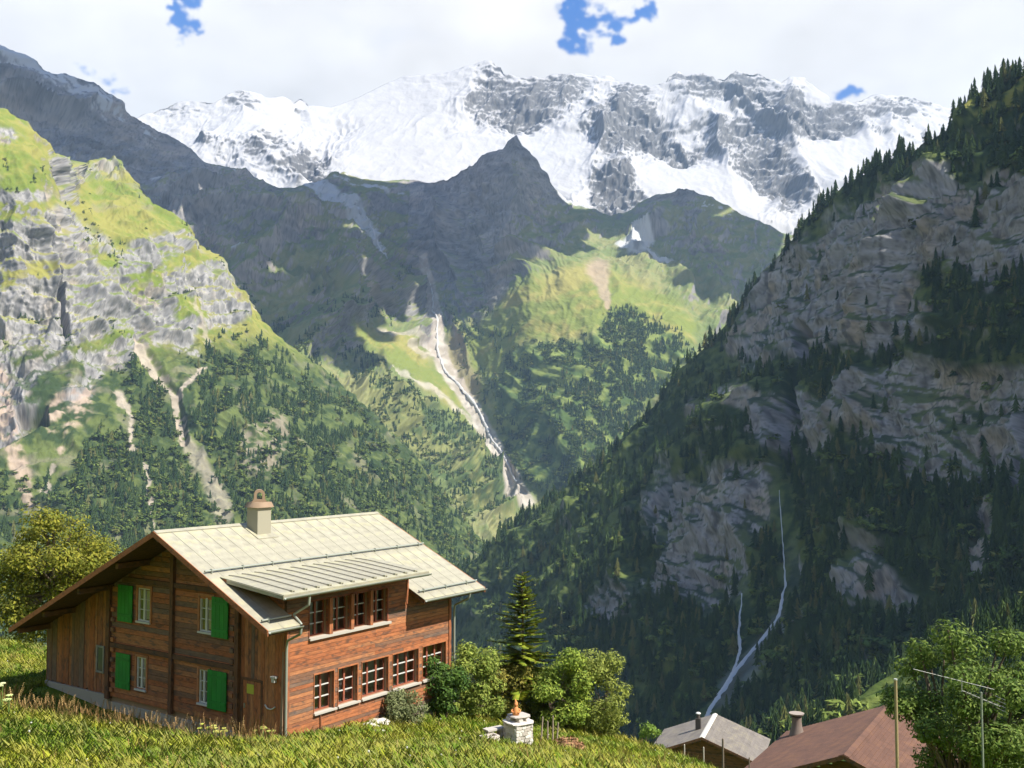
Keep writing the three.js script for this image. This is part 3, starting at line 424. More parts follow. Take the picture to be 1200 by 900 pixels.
// --- clouds that drift over the valley head, above the frame, and shade the slopes below them ---
{
  const puff = new THREE.IcosahedronGeometry(1, 3), r = rng(31);
  const cloudMat = new THREE.MeshStandardMaterial({ color: 0xffffff, roughness: 1 });
  const banks = [
    [[20, 80, 330], [90, 110, 360], [150, 150, 330], [60, 150, 300], [215, 185, 330], [120, 180, 260], [190, 215, 260], [270, 215, 300], [240, 250, 260], [310, 240, 280], [290, 280, 230]],
    [[400, 230, 380], [470, 240, 380], [350, 260, 300], [420, 290, 330], [530, 230, 360], [600, 190, 330], [590, 240, 330], [480, 310, 300], [550, 300, 340], [625, 270, 280], [655, 250, 260], [520, 355, 200], [580, 330, 180], [640, 292, 150]],
    [[700, 265, 240], [740, 260, 240], [800, 240, 300], [790, 290, 230], [860, 280, 300], [850, 330, 230], [900, 320, 300], [830, 345, 130]],
    [[330, 300, 230], [300, 270, 210], [255, 290, 190], [350, 340, 240], [400, 330, 220], [380, 380, 210], [430, 305, 230], [455, 335, 150], [340, 400, 180], [395, 420, 150], [420, 360, 150]],
  ];
  for (const bank of banks) {
    const list = [];
    for (const [px, py, rad] of bank) {
      const s = VALLEY.spot(px, py), t = (2700 - s[1]) / SUN.y;
      for (let k = 0; k < 5; k++) {
        const g = puff.clone(), q = g.attributes.position, R = rad * (k ? 0.35 + 0.3 * r() : 0.8), a = r() * 6.283, o = k ? rad * 0.75 : 0;
        for (let i = 0; i < q.count; i++) { const x = q.getX(i), y = q.getY(i), z = q.getZ(i), n = 1 + 0.5 * fbm(x * 1.7 + px, y * 1.7 + k, z * 1.7 + py, 3); q.setXYZ(i, x * R * n, (y < 0 ? y * 0.35 : y * 0.75) * R * n, z * R * n); }
        g.translate(s[0] + SUN.x * t + Math.cos(a) * o, 2700 + (k ? r() * rad * 0.25 : 0), s[2] + SUN.z * t + Math.sin(a) * o); list.push(g);
      }
    }
    const g = mergeVertices(mergeGeometries(list).deleteAttribute('uv').deleteAttribute('normal'), 0.01); g.computeVertexNormals();
    describe(mesh('cloud', g, cloudMat), 'white cumulus cloud bank drifting over the valley head', null, null, 'structure');
  }
}
scene.fog = new THREE.FogExp2(new THREE.Color().setRGB(0.46, 0.69, 1.0), 4.2e-5);
// ---------- the near ground: a meadow that falls away to the valley ----------
const MEADOW = (() => {
  const pts = [[0, 8.3, 2], [-8, 8.6, 0], [8, 7.6, 0], [-30, 10, 0], [25, 5, 5], [0, 7.3, -5], [-6, 7.4, -5], [6, 6.6, -5], [0, 6.0, -10], [-8, 6.1, -10], [0, 4.6, -15.5], [-5, 4.65, -15.5], [-10, 4.7, -15.5], [5, 4.2, -15.5], [-16, 5, -15.5], [0, 2.05, -25.5], [-6, 2.05, -25.5], [-11, 2.4, -25.5], [4, 1.3, -25.5], [8, 0, -24], [8, 3, -14], [-11.1, 2.9, -22], [-5.6, 2.9, -22], [0, 2.9, -22], [3.7, 2.5, -22], [12, -1.5, -25],  [-22, 4.6, -22],
    [-14.6, 2.36, -29], [-18, 2.5, -29.5], [-11, 2.0, -28.5], [-7.9, 1.35, -29], [-24, 2.2, -31], [-13, 0.15, -33.5], [-10, 0.1, -32.8], [-17, 0, -36], [-22, 0, -40], [-7.5, 0, -34], [-5.2, -0.33, -37.4], [-2.5, -1.1, -41.3],
    [0.4, -1.25, -38], [0, 0.6, -30], [3, -0.2, -32], [6.4, -2.3, -38], [5.2, -3.1, -44], [8.4, -3.7, -42], [9, -2.5, -36], [7, 0.2, -29], [3, -3, -46], [11, -7, -47], [14, -7, -38], [18, -8, -34], [16, -11, -52], [22, -12, -48], [14, -17.5, -77], [20, -18, -84], [5, -12, -65],
    [-19.5, 0, -42.5], [-25, 0, -44], [-26.3, -0.15, -52], [-24.3, -0.6, -52], [-30, 0.2, -50], [-24, -6, -64], [-12, -4, -56], [-3, -4, -52], [-40, -2, -60], [-40, 4, -35], [-10, -14, -75], [-60, -8, -80], [0, -40, -125], [-60, -36, -125], [60, -48, -125], [70, -25, -60], [70, -10, -20], [60, 0, 10], [-70, 14, 10], [-70, 2, -45]];
  const S = (() => { // the same spline, over the ground, for heights
    const n = pts.length, m = n + 3, A = Array.from({ length: m }, () => new Float64Array(m + 1)), ph = r2 => r2 < 1e-9 ? 0 : 0.5 * r2 * Math.log(r2), Q = pts.map(p => [p[0] / 20, p[2] / 20]);
    for (let i = 0; i < n; i++) { for (let j = 0; j < n; j++) { const dx = Q[i][0] - Q[j][0], dy = Q[i][1] - Q[j][1]; A[i][j] = ph(dx * dx + dy * dy) + (i === j ? 0.004 : 0); } A[i][n] = A[n][i] = 1; A[i][n + 1] = A[n + 1][i] = Q[i][0]; A[i][n + 2] = A[n + 2][i] = Q[i][1]; A[i][m] = pts[i][1]; }
    for (let c = 0; c < m; c++) { let p = c; for (let r = c + 1; r < m; r++) if (Math.abs(A[r][c]) > Math.abs(A[p][c])) p = r;[A[c], A[p]] = [A[p], A[c]]; for (let r = 0; r < m; r++) if (r !== c && A[r][c]) { const k = A[r][c] / A[c][c]; for (let q = c; q <= m; q++) A[r][q] -= k * A[c][q]; } }
    const w = A.map((r, i) => r[m] / r[i]);
    return (x, z) => { x /= 20; z /= 20; let s = w[n] + w[n + 1] * x + w[n + 2] * z; for (let i = 0; i < n; i++) { const dx = x - Q[i][0], dy = z - Q[i][1]; s += w[i] * ph(dx * dx + dy * dy); } return s; };
  })();
  return (x, z) => S(x, z) + 0.1 * fbm(x / 2.2, 0.5, z / 2.2, 3) + 0.25 * fbm(x / 9, 3.5, z / 9, 2);
})();
{
  const xs = [], zs = []; for (let x = -70; x <= 75;) { xs.push(x); x += Math.abs(x + 5) < 22 ? 0.3 : 1.6; } for (let z = 10; z >= -125;) { zs.push(z); z -= z < -14 && z > -56 ? 0.3 : 1.6; }
  const nx = xs.length, nz = zs.length, p = new Float32Array(nx * nz * 3), c = new Float32Array(nx * nz * 3), ix = [];
  for (let j = 0; j < nz; j++) for (let i = 0; i < nx; i++) {
    const n = j * nx + i, x = xs[i], z = zs[j]; p.set([x, MEADOW(x, z), z], n * 3);
    const t = smooth(-0.25, 0.3, fbm(x / 1.6, 1.5, z / 1.6, 4) + 0.5 * fbm(x / 7, 5.5, z / 7, 2)); c.set(mix3([0.06, 0.105, 0.009], [0.15, 0.175, 0.02], t), n * 3);
    if (i < nx - 1 && j < nz - 1) { const a = n, b = n + 1, d = n + nx, e = d + 1; ix.push(a, b, d, b, e, d); }
  }
  const g = new THREE.BufferGeometry(); g.setAttribute('position', new THREE.BufferAttribute(p, 3)); g.setAttribute('color', new THREE.BufferAttribute(c, 3)); g.setIndex(ix); g.computeVertexNormals();
  describe(mesh('meadow', g, new THREE.MeshPhysicalMaterial({ vertexColors: true, roughness: 1, specularIntensity: 0.1 })), 'grassy meadow slope falling away to the valley', null, null, 'structure');
}
const onMeadow = (px, Z) => { const x = (px - 600) / FOC * Z; return [x, MEADOW(x, -Z), -Z]; };
// ---------- the chalet; its own axes: x along the sunlit long side, y up, z out of that side ----------
const HOUSE_AT = [-7.496, 0, -34.112], HOUSE_TURN = (90 - 34.849) * Math.PI / 180;
function woodTex(seed, dark) { // grain along u; weathering in streaks
  const W = 512, H = 256, d = new Uint8Array(W * H * 4);
  for (let j = 0; j < H; j++) for (let i = 0; i < W; i++) {
    const u = i / W, v = j / H, a = u * 2 * Math.PI, R = 0.5;
    const X = Math.cos(a) * R, Y = Math.sin(a) * R, g = fbm(X * 2 + seed, Y * 2, v * 26, 4), f = fbm(X * 5, Y * 5 + seed, v * 90, 3), w = fbm(X * 2.2 + 3, Y * 2.2, v * 7 + seed, 4);
    const grey = smooth(0.0, 0.32, w + g * 0.5) * dark, k = 1 + 0.7 * g + 0.55 * f, o = (j * W + i) * 4;
    const c = [lerp(1, 0.3, grey) * k, lerp(1, 0.45, grey) * k, lerp(1, 0.75, grey) * k];
    for (let q = 0; q < 3; q++) d[o + q] = clamp(c[q] * 0.62, 0, 1) ** (1 / 2.2) * 255; d[o + 3] = 255;
  }
  const t = new THREE.DataTexture(d, W, H); t.colorSpace = THREE.SRGBColorSpace; t.wrapS = t.wrapT = THREE.RepeatWrapping; t.magFilter = THREE.LinearFilter; t.minFilter = THREE.LinearMipmapLinearFilter; t.generateMipmaps = true; t.needsUpdate = true; return t;
}
const wood1 = woodTex(1.3, 0.6), wood2 = woodTex(8.7, 0.85);
const woodMat = (r, g, b, t) => new THREE.MeshStandardMaterial({ color: new THREE.Color().setRGB(r, g, b), map: t, roughness: 0.82, bumpMap: t, bumpScale: 0.004 });
const boardWood = [[0.58, 0.2, 0.072], [0.5, 0.165, 0.06], [0.62, 0.25, 0.1], [0.42, 0.16, 0.07], [0.3, 0.15, 0.085], [0.54, 0.22, 0.09], [0.27, 0.165, 0.11]].map((c, i) => woodMat(...c, i % 2 ? wood2 : wood1));
const oldWood = boardWood;
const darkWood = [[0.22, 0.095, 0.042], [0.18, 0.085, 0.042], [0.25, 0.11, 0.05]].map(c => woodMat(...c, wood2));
const tarnish = (() => { const W = 256, d = new Uint8Array(W * W * 4); for (let j = 0; j < W; j++) for (let i = 0; i < W; i++) { const n = loop(i / W, j / W, 5, 6), s = loop(i / W, j / W, 14, 3), v = clamp(0.9 + 0.22 * n + 0.1 * s), o = (j * W + i) * 4; d[o] = v * 255; d[o + 1] = v * 254; d[o + 2] = v * (n > 0.1 ? 240 : 252); d[o + 3] = 255; } const t = new THREE.DataTexture(d, W, W); t.colorSpace = THREE.SRGBColorSpace; t.wrapS = t.wrapT = THREE.RepeatWrapping; t.magFilter = THREE.LinearFilter; t.repeat.set(0.35, 0.35); t.needsUpdate = true; return t; })();
const frameRed = woodMat(0.42, 0.12, 0.06, wood1), whitePaint = M(0.5, 0.49, 0.46, 0.55), sillStone = M(0.4, 0.37, 0.32, 0.8), green = new THREE.MeshStandardMaterial({ color: new THREE.Color().setRGB(0.012, 0.26, 0.035), map: tarnish, roughness: 0.6, bumpMap: wood1, bumpScale: 0.003 });
const metalRoof = [[0.385, 0.362, 0.272], [0.378, 0.355, 0.266], [0.392, 0.369, 0.278]].map(c => M(...c, 0.55, { map: tarnish, bumpMap: rockGrain, bumpScale: 0.004 })), seamMat = M(0.3, 0.285, 0.21, 0.5), zinc = M(0.3, 0.32, 0.27, 0.45, { metalness: 0.3 });
const concrete = M(0.36, 0.32, 0.27, 0.95, { bumpMap: rockGrain, bumpScale: 0.01 }), innerWood = M(0.28, 0.19, 0.12, 1);
const glass = new THREE.MeshPhysicalMaterial({ color: 0xffffff, roughness: 0.03, transmission: 1, thickness: 0, ior: 1.5 });
const curtain = new THREE.MeshPhysicalMaterial({ color: new THREE.Color().setRGB(0.5, 0.46, 0.36), roughness: 1, transmission: 0.3, thickness: 0 });
const hr = rng(101), pick = a => a[Math.floor(hr() * a.length)];
// a box from corner to corner with uv in metres: the grain runs along its longest side
function box(x0, x1, y0, y1, z0, z1) {
  const g = new THREE.BoxGeometry(x1 - x0, y1 - y0, z1 - z0); g.translate((x0 + x1) / 2, (y0 + y1) / 2, (z0 + z1) / 2);
  const p = g.attributes.position, n = g.attributes.normal, uv = g.attributes.uv, d = [x1 - x0, y1 - y0, z1 - z0], L = d.indexOf(Math.max(...d)), ou = hr() * 3, ov = hr() * 3;
  for (let i = 0; i < p.count; i++) { const c = [p.getX(i), p.getY(i), p.getZ(i)], m = [Math.abs(n.getX(i)), Math.abs(n.getY(i)), Math.abs(n.getZ(i))], q = [0, 1, 2].filter(k => k !== L && m[k] < 0.5)[0] ?? 1; uv.setXY(i, c[L] / 2.4 + ou, c[q] / 1.1 + ov); }
  return g;
}
const slopeR = (6.731 - 3.919) / (5.144 + 0.788), slopeL = (6.731 - 2.62) / (13.92 - 5.144), RV = 5.144, RW = 6.731, U0 = -1.5, U1 = 10.02, LH = 8.76, BARN = 9.82, VEND = 14.1;
const roofY = v => v < RV ? RW - slopeR * (RV - v) : RW - slopeL * (v - RV);
const chalet = thing('wooden_chalet', 'weathered wooden chalet with cream metal roof and green shutters', 'house', HOUSE_AT, HOUSE_TURN);
{
  const wins = []; // openings of the long side: [x0, x1, y0, y1, columns, rows]
  const lower = [[1.28, 2.2, 2], [2.43, 3.38, 2], [3.63, 5.03, 3], [5.29, 6.76, 3], [7.03, 8.45, 3]].map(([a, b, c]) => [a, b, 0.62, 1.9, c, 3]);
  const upper = [[1.02, 1.88, 2], [2.08, 2.95, 2], [3.14, 3.95, 2], [4.13, 4.96, 2]].map(([a, b, c]) => [a, b, 3.2, 4.42, c, 3]);
  wins.push(...lower, ...upper);
  // foundation
  mesh('foundation', merge([box(0.03, LH - 0.03, -2.4, -0.28, -0.4, -0.02), box(0.02, 0.4, -2, -0.12, -BARN, -0.42), box(-0.1, 0.3, -1.2, 0.12, -VEND, -BARN)]), concrete, chalet);
  // long side: boards with openings
  const longWall = partGroup('long_wall', chalet); const pitch = 0.132; let row = 0;
  for (let y = -0.3; y < 4.95; y += pitch, row++) {
    const yc = y + pitch / 2; let ints = [[0, LH]]; const cuts = [];
    for (const [a, b, c, d] of wins) if (yc > c - 0.07 && yc < d) cuts.push([a, b]);
    if (yc > roofY(0) - 0.05) ints = [[0, 6.15]];
    for (const [a, b] of cuts) ints = ints.flatMap(([p, q]) => a > p && b < q ? [[p, a], [b, q]] : [[p, q]]);
    const joint = [4.32, 2.9, 5.9, 4.32, 7.1][row % 5] + 0.0;
    ints = ints.flatMap(([p, q]) => joint > p + 0.4 && joint < q - 0.4 && !cuts.length ? [[p, joint - 0.002], [joint + 0.002, q]] : [[p, q]]);
    for (const [p, q] of ints) { const o = hr() * 0.016; mesh('board', box(p, q, y, y + pitch - 0.01, -0.06, o), pick(boardWood), longWall); }
  }
  // posts beside the windows and at the corners
  for (const x of [-0.02, LH - 0.12]) mesh('corner_post', box(x, x + 0.14, -0.3, 3.7, -0.1, 0.045), oldWood[1], longWall);
  mesh('corner_post', box(6.05, 6.17, 3.7, 4.9, -0.1, 0.03), oldWood[1], longWall);
  // plaster streaks below the sills
  { const s = new THREE.Shape(); s.moveTo(-0.1, -0.4); s.lineTo(LH - 0.1, -0.4); s.lineTo(LH - 0.1, 3.75); s.lineTo(6.1, 4.1); s.lineTo(6.1, 4.95); s.lineTo(0.05, 4.95); s.lineTo(-0.1, -0.4);
    for (const [a, b, c, d] of wins) { const h = new THREE.Path(); h.moveTo(a, c); h.lineTo(b, c); h.lineTo(b, d); h.lineTo(a, d); h.lineTo(a, c); s.holes.push(h); }
    const g = new THREE.ExtrudeGeometry(s, { depth: 0.1, bevelEnabled: false }); g.translate(0, 0, -0.18); mesh('inner_wall', g, innerWood, longWall); }
  // windows of the long side
  const longWindow = ([a, b, c, d, cols, rows], up) => {
    const w = partGroup('window', chalet), D = -0.2;
    mesh('frame', merge([box(a, b, d - 0.05, d, D - 0.03, D + 0.03), box(a, b, c, c + 0.05, D - 0.03, D + 0.03), box(a, a + 0.05, c, d, D - 0.032, D + 0.032), box(b - 0.05, b, c, d, D - 0.032, D + 0.032)]), frameRed, w);
    for (let k = 1; k < cols; k++) { const x = lerp(a, b, k / cols); mesh('mullion', box(x - 0.04, x + 0.04, c + 0.05, d - 0.05, D - 0.025, D + 0.035), frameRed, w); }
    for (let k = 0; k < cols; k++) { const p = lerp(a, b, k / cols) + 0.042, q = lerp(a, b, (k + 1) / cols) - 0.042;
      for (let r = 0; r < rows; r++) { const y0 = lerp(c + 0.05, d - 0.05, r / rows), y1 = lerp(c + 0.05, d - 0.05, (r + 1) / rows); mesh('pane', box(p, q, y0 + 0.015, y1 - 0.015, D - 0.008, D - 0.004), glass, w); if (r) mesh('glazing_bar', box(p, q, y0 - 0.017, y0 + 0.017, D - 0.02, D + 0.025), whitePaint, w); } }
    mesh('reveal', merge([box(a - 0.03, a - 0.002, c, d, -0.24, 0.03), box(b + 0.002, b + 0.05, c, d, -0.24, 0.035), box(a - 0.03, b + 0.05, d + 0.002, d + 0.05, -0.238, 0.03)]), up ? frameRed : oldWood[0], w);
    if (!up) mesh('sill', box(a - 0.04, b + 0.12, c - 0.07, c - 0.004, -0.17, 0.1), sillStone, w);
  };
  for (const w of lower) longWindow(w, false); for (const w of upper) longWindow(w, true);
  mesh('window_ledge', box(0.98, 5.1, 3.11, 3.195, -0.17, 0.11), sillStone, chalet);
  for (const [a, b] of [[1.9, 2.06], [2.97, 3.12], [3.97, 4.11]]) mesh('window_post', box(a, b, 3.2, 4.45, -0.09, 0.1), oldWood[0], chalet);

  // gable side: x = 0 plane, facing -x; v runs along -z
  const gable = partGroup('gable_wall', chalet), gb = (v0, v1, y0, y1, x0, x1) => box(x0, x1, y0, y1, -v1, -v0);
  const gw = [[7.31, 8.06, 3.14, 4.37], [3.74, 4.44, 3.14, 4.37], [7.48, 8.06, 0.63, 1.8], [3.9, 4.42, 0.63, 1.8]];
  for (let y = 0.1, r = 0; y < 6.6; y += 0.19, r++) {
    const yc = y + 0.1, hi = y + 0.19; let v0 = 2.46, v1 = BARN - 0.1;
    if (hi > roofY(0) - 0.2) { v0 = Math.max(v0, RV - (RW - 0.2 - hi) / slopeR); v1 = Math.min(v1, RV + (RW - 0.2 - hi) / slopeL); }
    if (hi > 4.6) v1 = Math.min(v1, RV + (RW - 0.2 - hi) / slopeL);
    if (v1 - v0 < 0.2) continue;
    let ints = [[v0, v1]]; for (const [a, b, c, d] of [...gw, [5.86, 6.04, -1, 9]]) if (yc > c && yc < d) ints = ints.flatMap(([p, q]) => a > p && b < q ? [[p, a], [b, q]] : [[p, q]]);
    for (const [p, q] of ints) { const o = hr() * 0.025; mesh('log_board', gb(p, q, y, y + 0.18, -o, 0.06), pick(oldWood), gable); }
  }
  // boards in front of the ground floor corner with the door, and the boarded barn
  for (let v = 0.02; v < 2.24; v += 0.17) { const o = hr() * 0.02, inDoor = v + 0.08 > 1.2 && v + 0.08 < 2.1, hi = roofY(v) - 0.24; mesh('plank', gb(v, v + 0.162, inDoor ? 1.78 : -0.12, hi, -o, 0.05), pick(oldWood), gable); }
  for (let v = BARN + 0.12; v < VEND - 0.02; v += 0.172) { const o = hr() * 0.03; mesh('plank', gb(v, Math.min(VEND, v + 0.164), 0.12 + hr() * 0.06, Math.max(roofY(v), roofY(v + 0.16)) - 0.22, -0.02 - o, 0.04), pick(oldWood), gable); }
  for (const [v, lo, w] of [[2.35, -0.1, 0.2], [5.95, 0, 0.18], [BARN, 0, 0.22]]) mesh('post', gb(v - w / 2, v + w / 2, lo, roofY(v) - 0.2, -0.14, 0.05), darkWood[0], gable);
  for (const y of [1.98, 4.55]) mesh('beam', gb(2.46, y > 4 ? 8.9 : BARN - 0.11, y, y + 0.17, -0.1, -0.027), darkWood[1], gable);
  // log heads that stick out at the posts
  for (const v of [2.62, 9.55]) for (let y = 0.3; y < 3.4; y += 0.38) mesh('log_head', gb(v - 0.09, v + 0.09, y, y + 0.15, -0.12, -0.028), pick(oldWood), gable);
  { const s = new THREE.Shape(); s.moveTo(0, -0.3); s.lineTo(VEND, -0.3); s.lineTo(VEND, roofY(VEND) - 0.2); s.lineTo(RV, RW - 0.2); s.lineTo(0, roofY(0) - 0.2); s.lineTo(0, -0.3);
    for (const [a, b, c, d] of gw) { const h = new THREE.Path(); h.moveTo(a, c); h.lineTo(b, c); h.lineTo(b, d); h.lineTo(a, d); h.lineTo(a, c); s.holes.push(h); }
    const g = new THREE.ExtrudeGeometry(s, { depth: 0.08, bevelEnabled: false }); g.rotateY(Math.PI / 2); g.translate(0.07, 0, 0); mesh('inner_wall', g, innerWood, gable); }
  // far gable, far side and floors close the house
  { const s = new THREE.Shape(); s.moveTo(0.05, -1.5); s.lineTo(VEND, -1.5); s.lineTo(VEND, roofY(VEND) - 0.2); s.lineTo(RV, RW - 0.2); s.lineTo(0.05, roofY(0) - 0.2); s.lineTo(0.05, -1.5); const g = new THREE.ExtrudeGeometry(s, { depth: 0.1, bevelEnabled: false }); g.rotateY(Math.PI / 2); g.translate(LH - 0.12, 0, 0); mesh('far_wall', g, oldWood[0], chalet); }
  mesh('rear_wall', box(0.05, LH - 0.13, -0.6, roofY(VEND) - 0.22, -VEND, -VEND + 0.1), oldWood[0], chalet);
  mesh('upper_floor', box(0.2, LH - 0.2, 2.2, 2.35, -VEND + 0.2, -0.2), innerWood, chalet);
  mesh('ground_floor', box(0.2, LH - 0.2, -0.25, -0.1, -VEND + 0.2, -0.2), innerWood, chalet);
  mesh('room_partition', box(0.2, LH - 0.2, -0.1, 4.6, -3.1, -3.0), innerWood, chalet);
  // gable windows and shutters
  for (const [a, b, c, d] of gw) {
    const w = partGroup('window', chalet), X = 0.02, f = (v0, v1, y0, y1, x0 = X - 0.03, x1 = X + 0.03) => gb(v0, v1, y0, y1, x0, x1);
    mesh('frame', merge([f(a, b, d - 0.05, d), f(a, b, c, c + 0.05), f(a, a + 0.06, c, d, X - 0.032, X + 0.032), f(b - 0.06, b, c, d, X - 0.032, X + 0.032)]), whitePaint, w);
    const m = (a + b) / 2; mesh('mullion', f(m - 0.05, m + 0.05, c + 0.05, d - 0.05, X - 0.04, X + 0.03), whitePaint, w);
    for (const [p, q] of [[a + 0.06, m - 0.05], [m + 0.05, b - 0.06]]) for (let r = 0; r < 3; r++) { const y0 = lerp(c + 0.05, d - 0.05, r / 3), y1 = lerp(c + 0.05, d - 0.05, (r + 1) / 3); mesh('pane', f(p, q, y0 + 0.012, y1 - 0.012, X, X + 0.004), glass, w); if (r) mesh('glazing_bar', f(p, q, y0 - 0.015, y0 + 0.015, X - 0.02, X + 0.02), whitePaint, w); }
    mesh('sill', gb(a - 0.05, b + 0.05, c - 0.07, c - 0.004, -0.1, 0.04), whitePaint, w);
    mesh('casing', merge([gb(a - 0.1, a - 0.003, c - 0.05, d + 0.1, -0.055, 0.05), gb(b + 0.003, b + 0.1, c - 0.05, d + 0.1, -0.055, 0.05), gb(a - 0.002, b + 0.002, d + 0.003, d + 0.1, -0.053, 0.05)]), oldWood[2], w);
    if (c > 2 || a > 6) mesh('curtain', gb(a + 0.05, b - 0.05, c + 0.05, d - 0.05, 0.16, 0.165), curtain, w);
  }
  for (const [a, b, c, d] of [[8.33, 9.24, 3.02, 4.4], [2.84, 3.72, 3.02, 4.42], [8.4, 9.29, 0.5, 1.82], [2.88, 3.88, 0.52, 1.86]]) {
    const s = partGroup('shutter', chalet), n = 4; s.userData.label = 'bright green wooden shutter';
    for (let k = 0; k < n; k++) mesh('shutter_board', gb(lerp(a, b, k / n) + 0.004, lerp(a, b, (k + 1) / n) - 0.004, c, d, -0.105, -0.07), green, s);
    for (const y of [c + 0.2, d - 0.26]) mesh('shutter_batten', gb(a + 0.03, b - 0.03, y, y + 0.1, -0.125, -0.106), green, s);
  }
  // narrow framed opening in the barn, the door, the notice, the lamp
  { const w = partGroup('barn_window', chalet); const pale = woodMat(0.42, 0.4, 0.33, wood1); mesh('frame', merge([gb(10.08, 10.16, 0.9, 1.95, -0.09, -0.055), gb(10.52, 10.6, 0.9, 1.95, -0.09, -0.055), gb(10.16, 10.52, 1.87, 1.95, -0.088, -0.055), gb(10.16, 10.52, 0.9, 0.98, -0.088, -0.055)]), pale, w); mesh('pane', gb(10.16, 10.52, 0.98, 1.87, -0.066, -0.058), M(0.06, 0.065, 0.07, 0.1), w); }
  const door = partGroup('door', chalet); for (let k = 0; k < 5; k++) mesh('door_board', gb(1.215 + k * 0.176, 1.385 + k * 0.176, -0.1, 1.72, -0.01, 0.03), oldWood[k % 4], door); mesh('handle', gb(1.98, 2.02, 0.8, 0.95, -0.05, -0.012), zinc, door);
  mesh('door_frame', merge([gb(1.1, 1.2, -0.1, 1.82, -0.03, 0.04), gb(2.1, 2.2, -0.1, 1.82, -0.03, 0.04), gb(1.205, 2.095, 1.73, 1.82, -0.028, 0.04)]), darkWood[0], chalet);
  describe(mesh('door_notice', gb(1.55, 1.9, 1.3, 1.62, -0.022, -0.014), M(0.42, 0.42, 0.05, 0.6), chalet), 'small yellow notice on the door');
  mesh('wall_lamp', merge([gb(0.42, 0.56, 1.86, 2.0, -0.14, -0.03), gb(0.36, 0.6, 2.0, 2.06, -0.16, -0.03)]), whitePaint, chalet);
  { const c = new THREE.CatmullRomCurve3([new THREE.Vector3(-0.05, 1.05, -0.95), new THREE.Vector3(-0.07, 0.96, -0.8), new THREE.Vector3(-0.07, 0.96, -0.6), new THREE.Vector3(-0.05, 1.05, -0.45)]); mesh('wall_bracket', new THREE.TubeGeometry(c, 12, 0.025, 6), whitePaint, chalet); }
  // ---- roof ----
  // a slab between two lines that run along x: (v0, y0) and (v1, y1) on top, t thick
  const slab = (x0, x1, v0, y0, v1, y1, t) => { const s = new THREE.Shape(); s.moveTo(v0, y0); s.lineTo(v1, y1); s.lineTo(v1, y1 - t); s.lineTo(v0, y0 - t); s.closePath(); const g = new THREE.ExtrudeGeometry(s, { depth: x1 - x0, bevelEnabled: false }); g.rotateY(Math.PI / 2); g.translate(x0, 0, 0); return g; };
  const LV = 14.35, roof = partGroup('roof', chalet), deck = 0.14, top = (v) => roofY(v);
  // deck of boards (seen from below) and metal sheets above it
  mesh('roof_deck', slab(U0, U1, 2.1, top(2.1) - 0.03, RV, RW - 0.03, deck), darkWood[0], roof); mesh('roof_deck', slab(U0, -0.13, -0.788, top(-0.788) - 0.03, 2.098, top(2.098) - 0.03, deck), darkWood[0], roof); mesh('roof_deck', slab(6.2, U1, -0.788, top(-0.788) - 0.03, 2.098, top(2.098) - 0.03, deck), darkWood[0], roof); mesh('roof_deck', slab(U0, U1, RV + 0.002, RW - 0.03, LV, top(LV) - 0.03, deck), darkWood[1], roof);
  const nP = 18, wP = (U1 - U0) / nP;
  for (let k = 0; k < nP; k++) {
    const a = U0 + k * wP + 0.0015, b = U0 + (k + 1) * wP - 0.0015, cov = (a > -0.5 && b < 6.4), lo = cov ? 1.9 : -0.8;
    mesh('roof_panel', slab(a, b, lo, top(lo), RV - 0.01, RW - 0.005, 0.026), pick(metalRoof), roof);
    if (a < -0.1 && b > -0.5) mesh('roof_panel', slab(a, -0.12, -0.8, top(-0.8), lo - 0.01, top(lo - 0.01), 0.026), pick(metalRoof), roof);
    else if (cov && a < -0.12) mesh('roof_panel', slab(a, -0.12, -0.8, top(-0.8), lo - 0.01, top(lo - 0.01), 0.026), pick(metalRoof), roof);
    else if (cov && b > 6.2) mesh('roof_panel', slab(6.2, b, -0.8, top(-0.8), lo - 0.01, top(lo - 0.01), 0.026), pick(metalRoof), roof);
    mesh('roof_panel', slab(a, b, RV + 0.01, RW - 0.005, LV, top(LV), 0.026), pick(metalRoof), roof);
    if (k) { mesh('roof_seam', slab(a - 0.014, a + 0.006, lo, top(lo) + 0.008, RV - 0.01, RW + 0.006, 0.01), seamMat, roof); }
  }
  mesh('ridge_cap', merge([slab(U0 - 0.01, U1 + 0.01, RV - 0.16, top(RV - 0.16) + 0.03, RV, RW + 0.035, 0.012), slab(U0 - 0.01, U1 + 0.01, RV + 0.002, RW + 0.035, RV + 0.16, top(RV + 0.16) + 0.03, 0.012)]), metalRoof[0], roof);
  for (const x of [U0 - 0.035, U1 + 0.003]) { mesh('barge_board', slab(x, x + 0.03, -0.8, top(-0.8) + 0.004, RV - 0.002, RW + 0.004, 0.2), x < 0 ? oldWood[0] : oldWood[2], roof); mesh('barge_board', slab(x, x + 0.03, RV + 0.002, RW + 0.004, LV, top(LV) + 0.004, 0.2), oldWood[0], roof); }
  // purlins carry the overhang
  for (const v of [-0.1, 2.3, RV, 7.5, 9.9, 12.2, 13.95]) mesh('purlin', box(U0 + 0.15, 0.02, top(v) - 0.38, top(v) - 0.18, -v - 0.08, -v + 0.08), darkWood[2], roof);
  for (const v of [-0.1, 2.3, RV]) mesh('purlin', box(LH, U1 - 0.15, top(v) - 0.38, top(v) - 0.18, -v - 0.08, -v + 0.08), darkWood[2], roof);
  // dormer
  const dorm = partGroup('dormer', chalet), DV0 = -1.0, DY0 = 4.99, DV1 = 2.12, DY1 = top(2.12) + 0.03, DU0 = -1.06, DU1 = 6.2, nD = 13, wD = (DU1 - DU0) / nD;
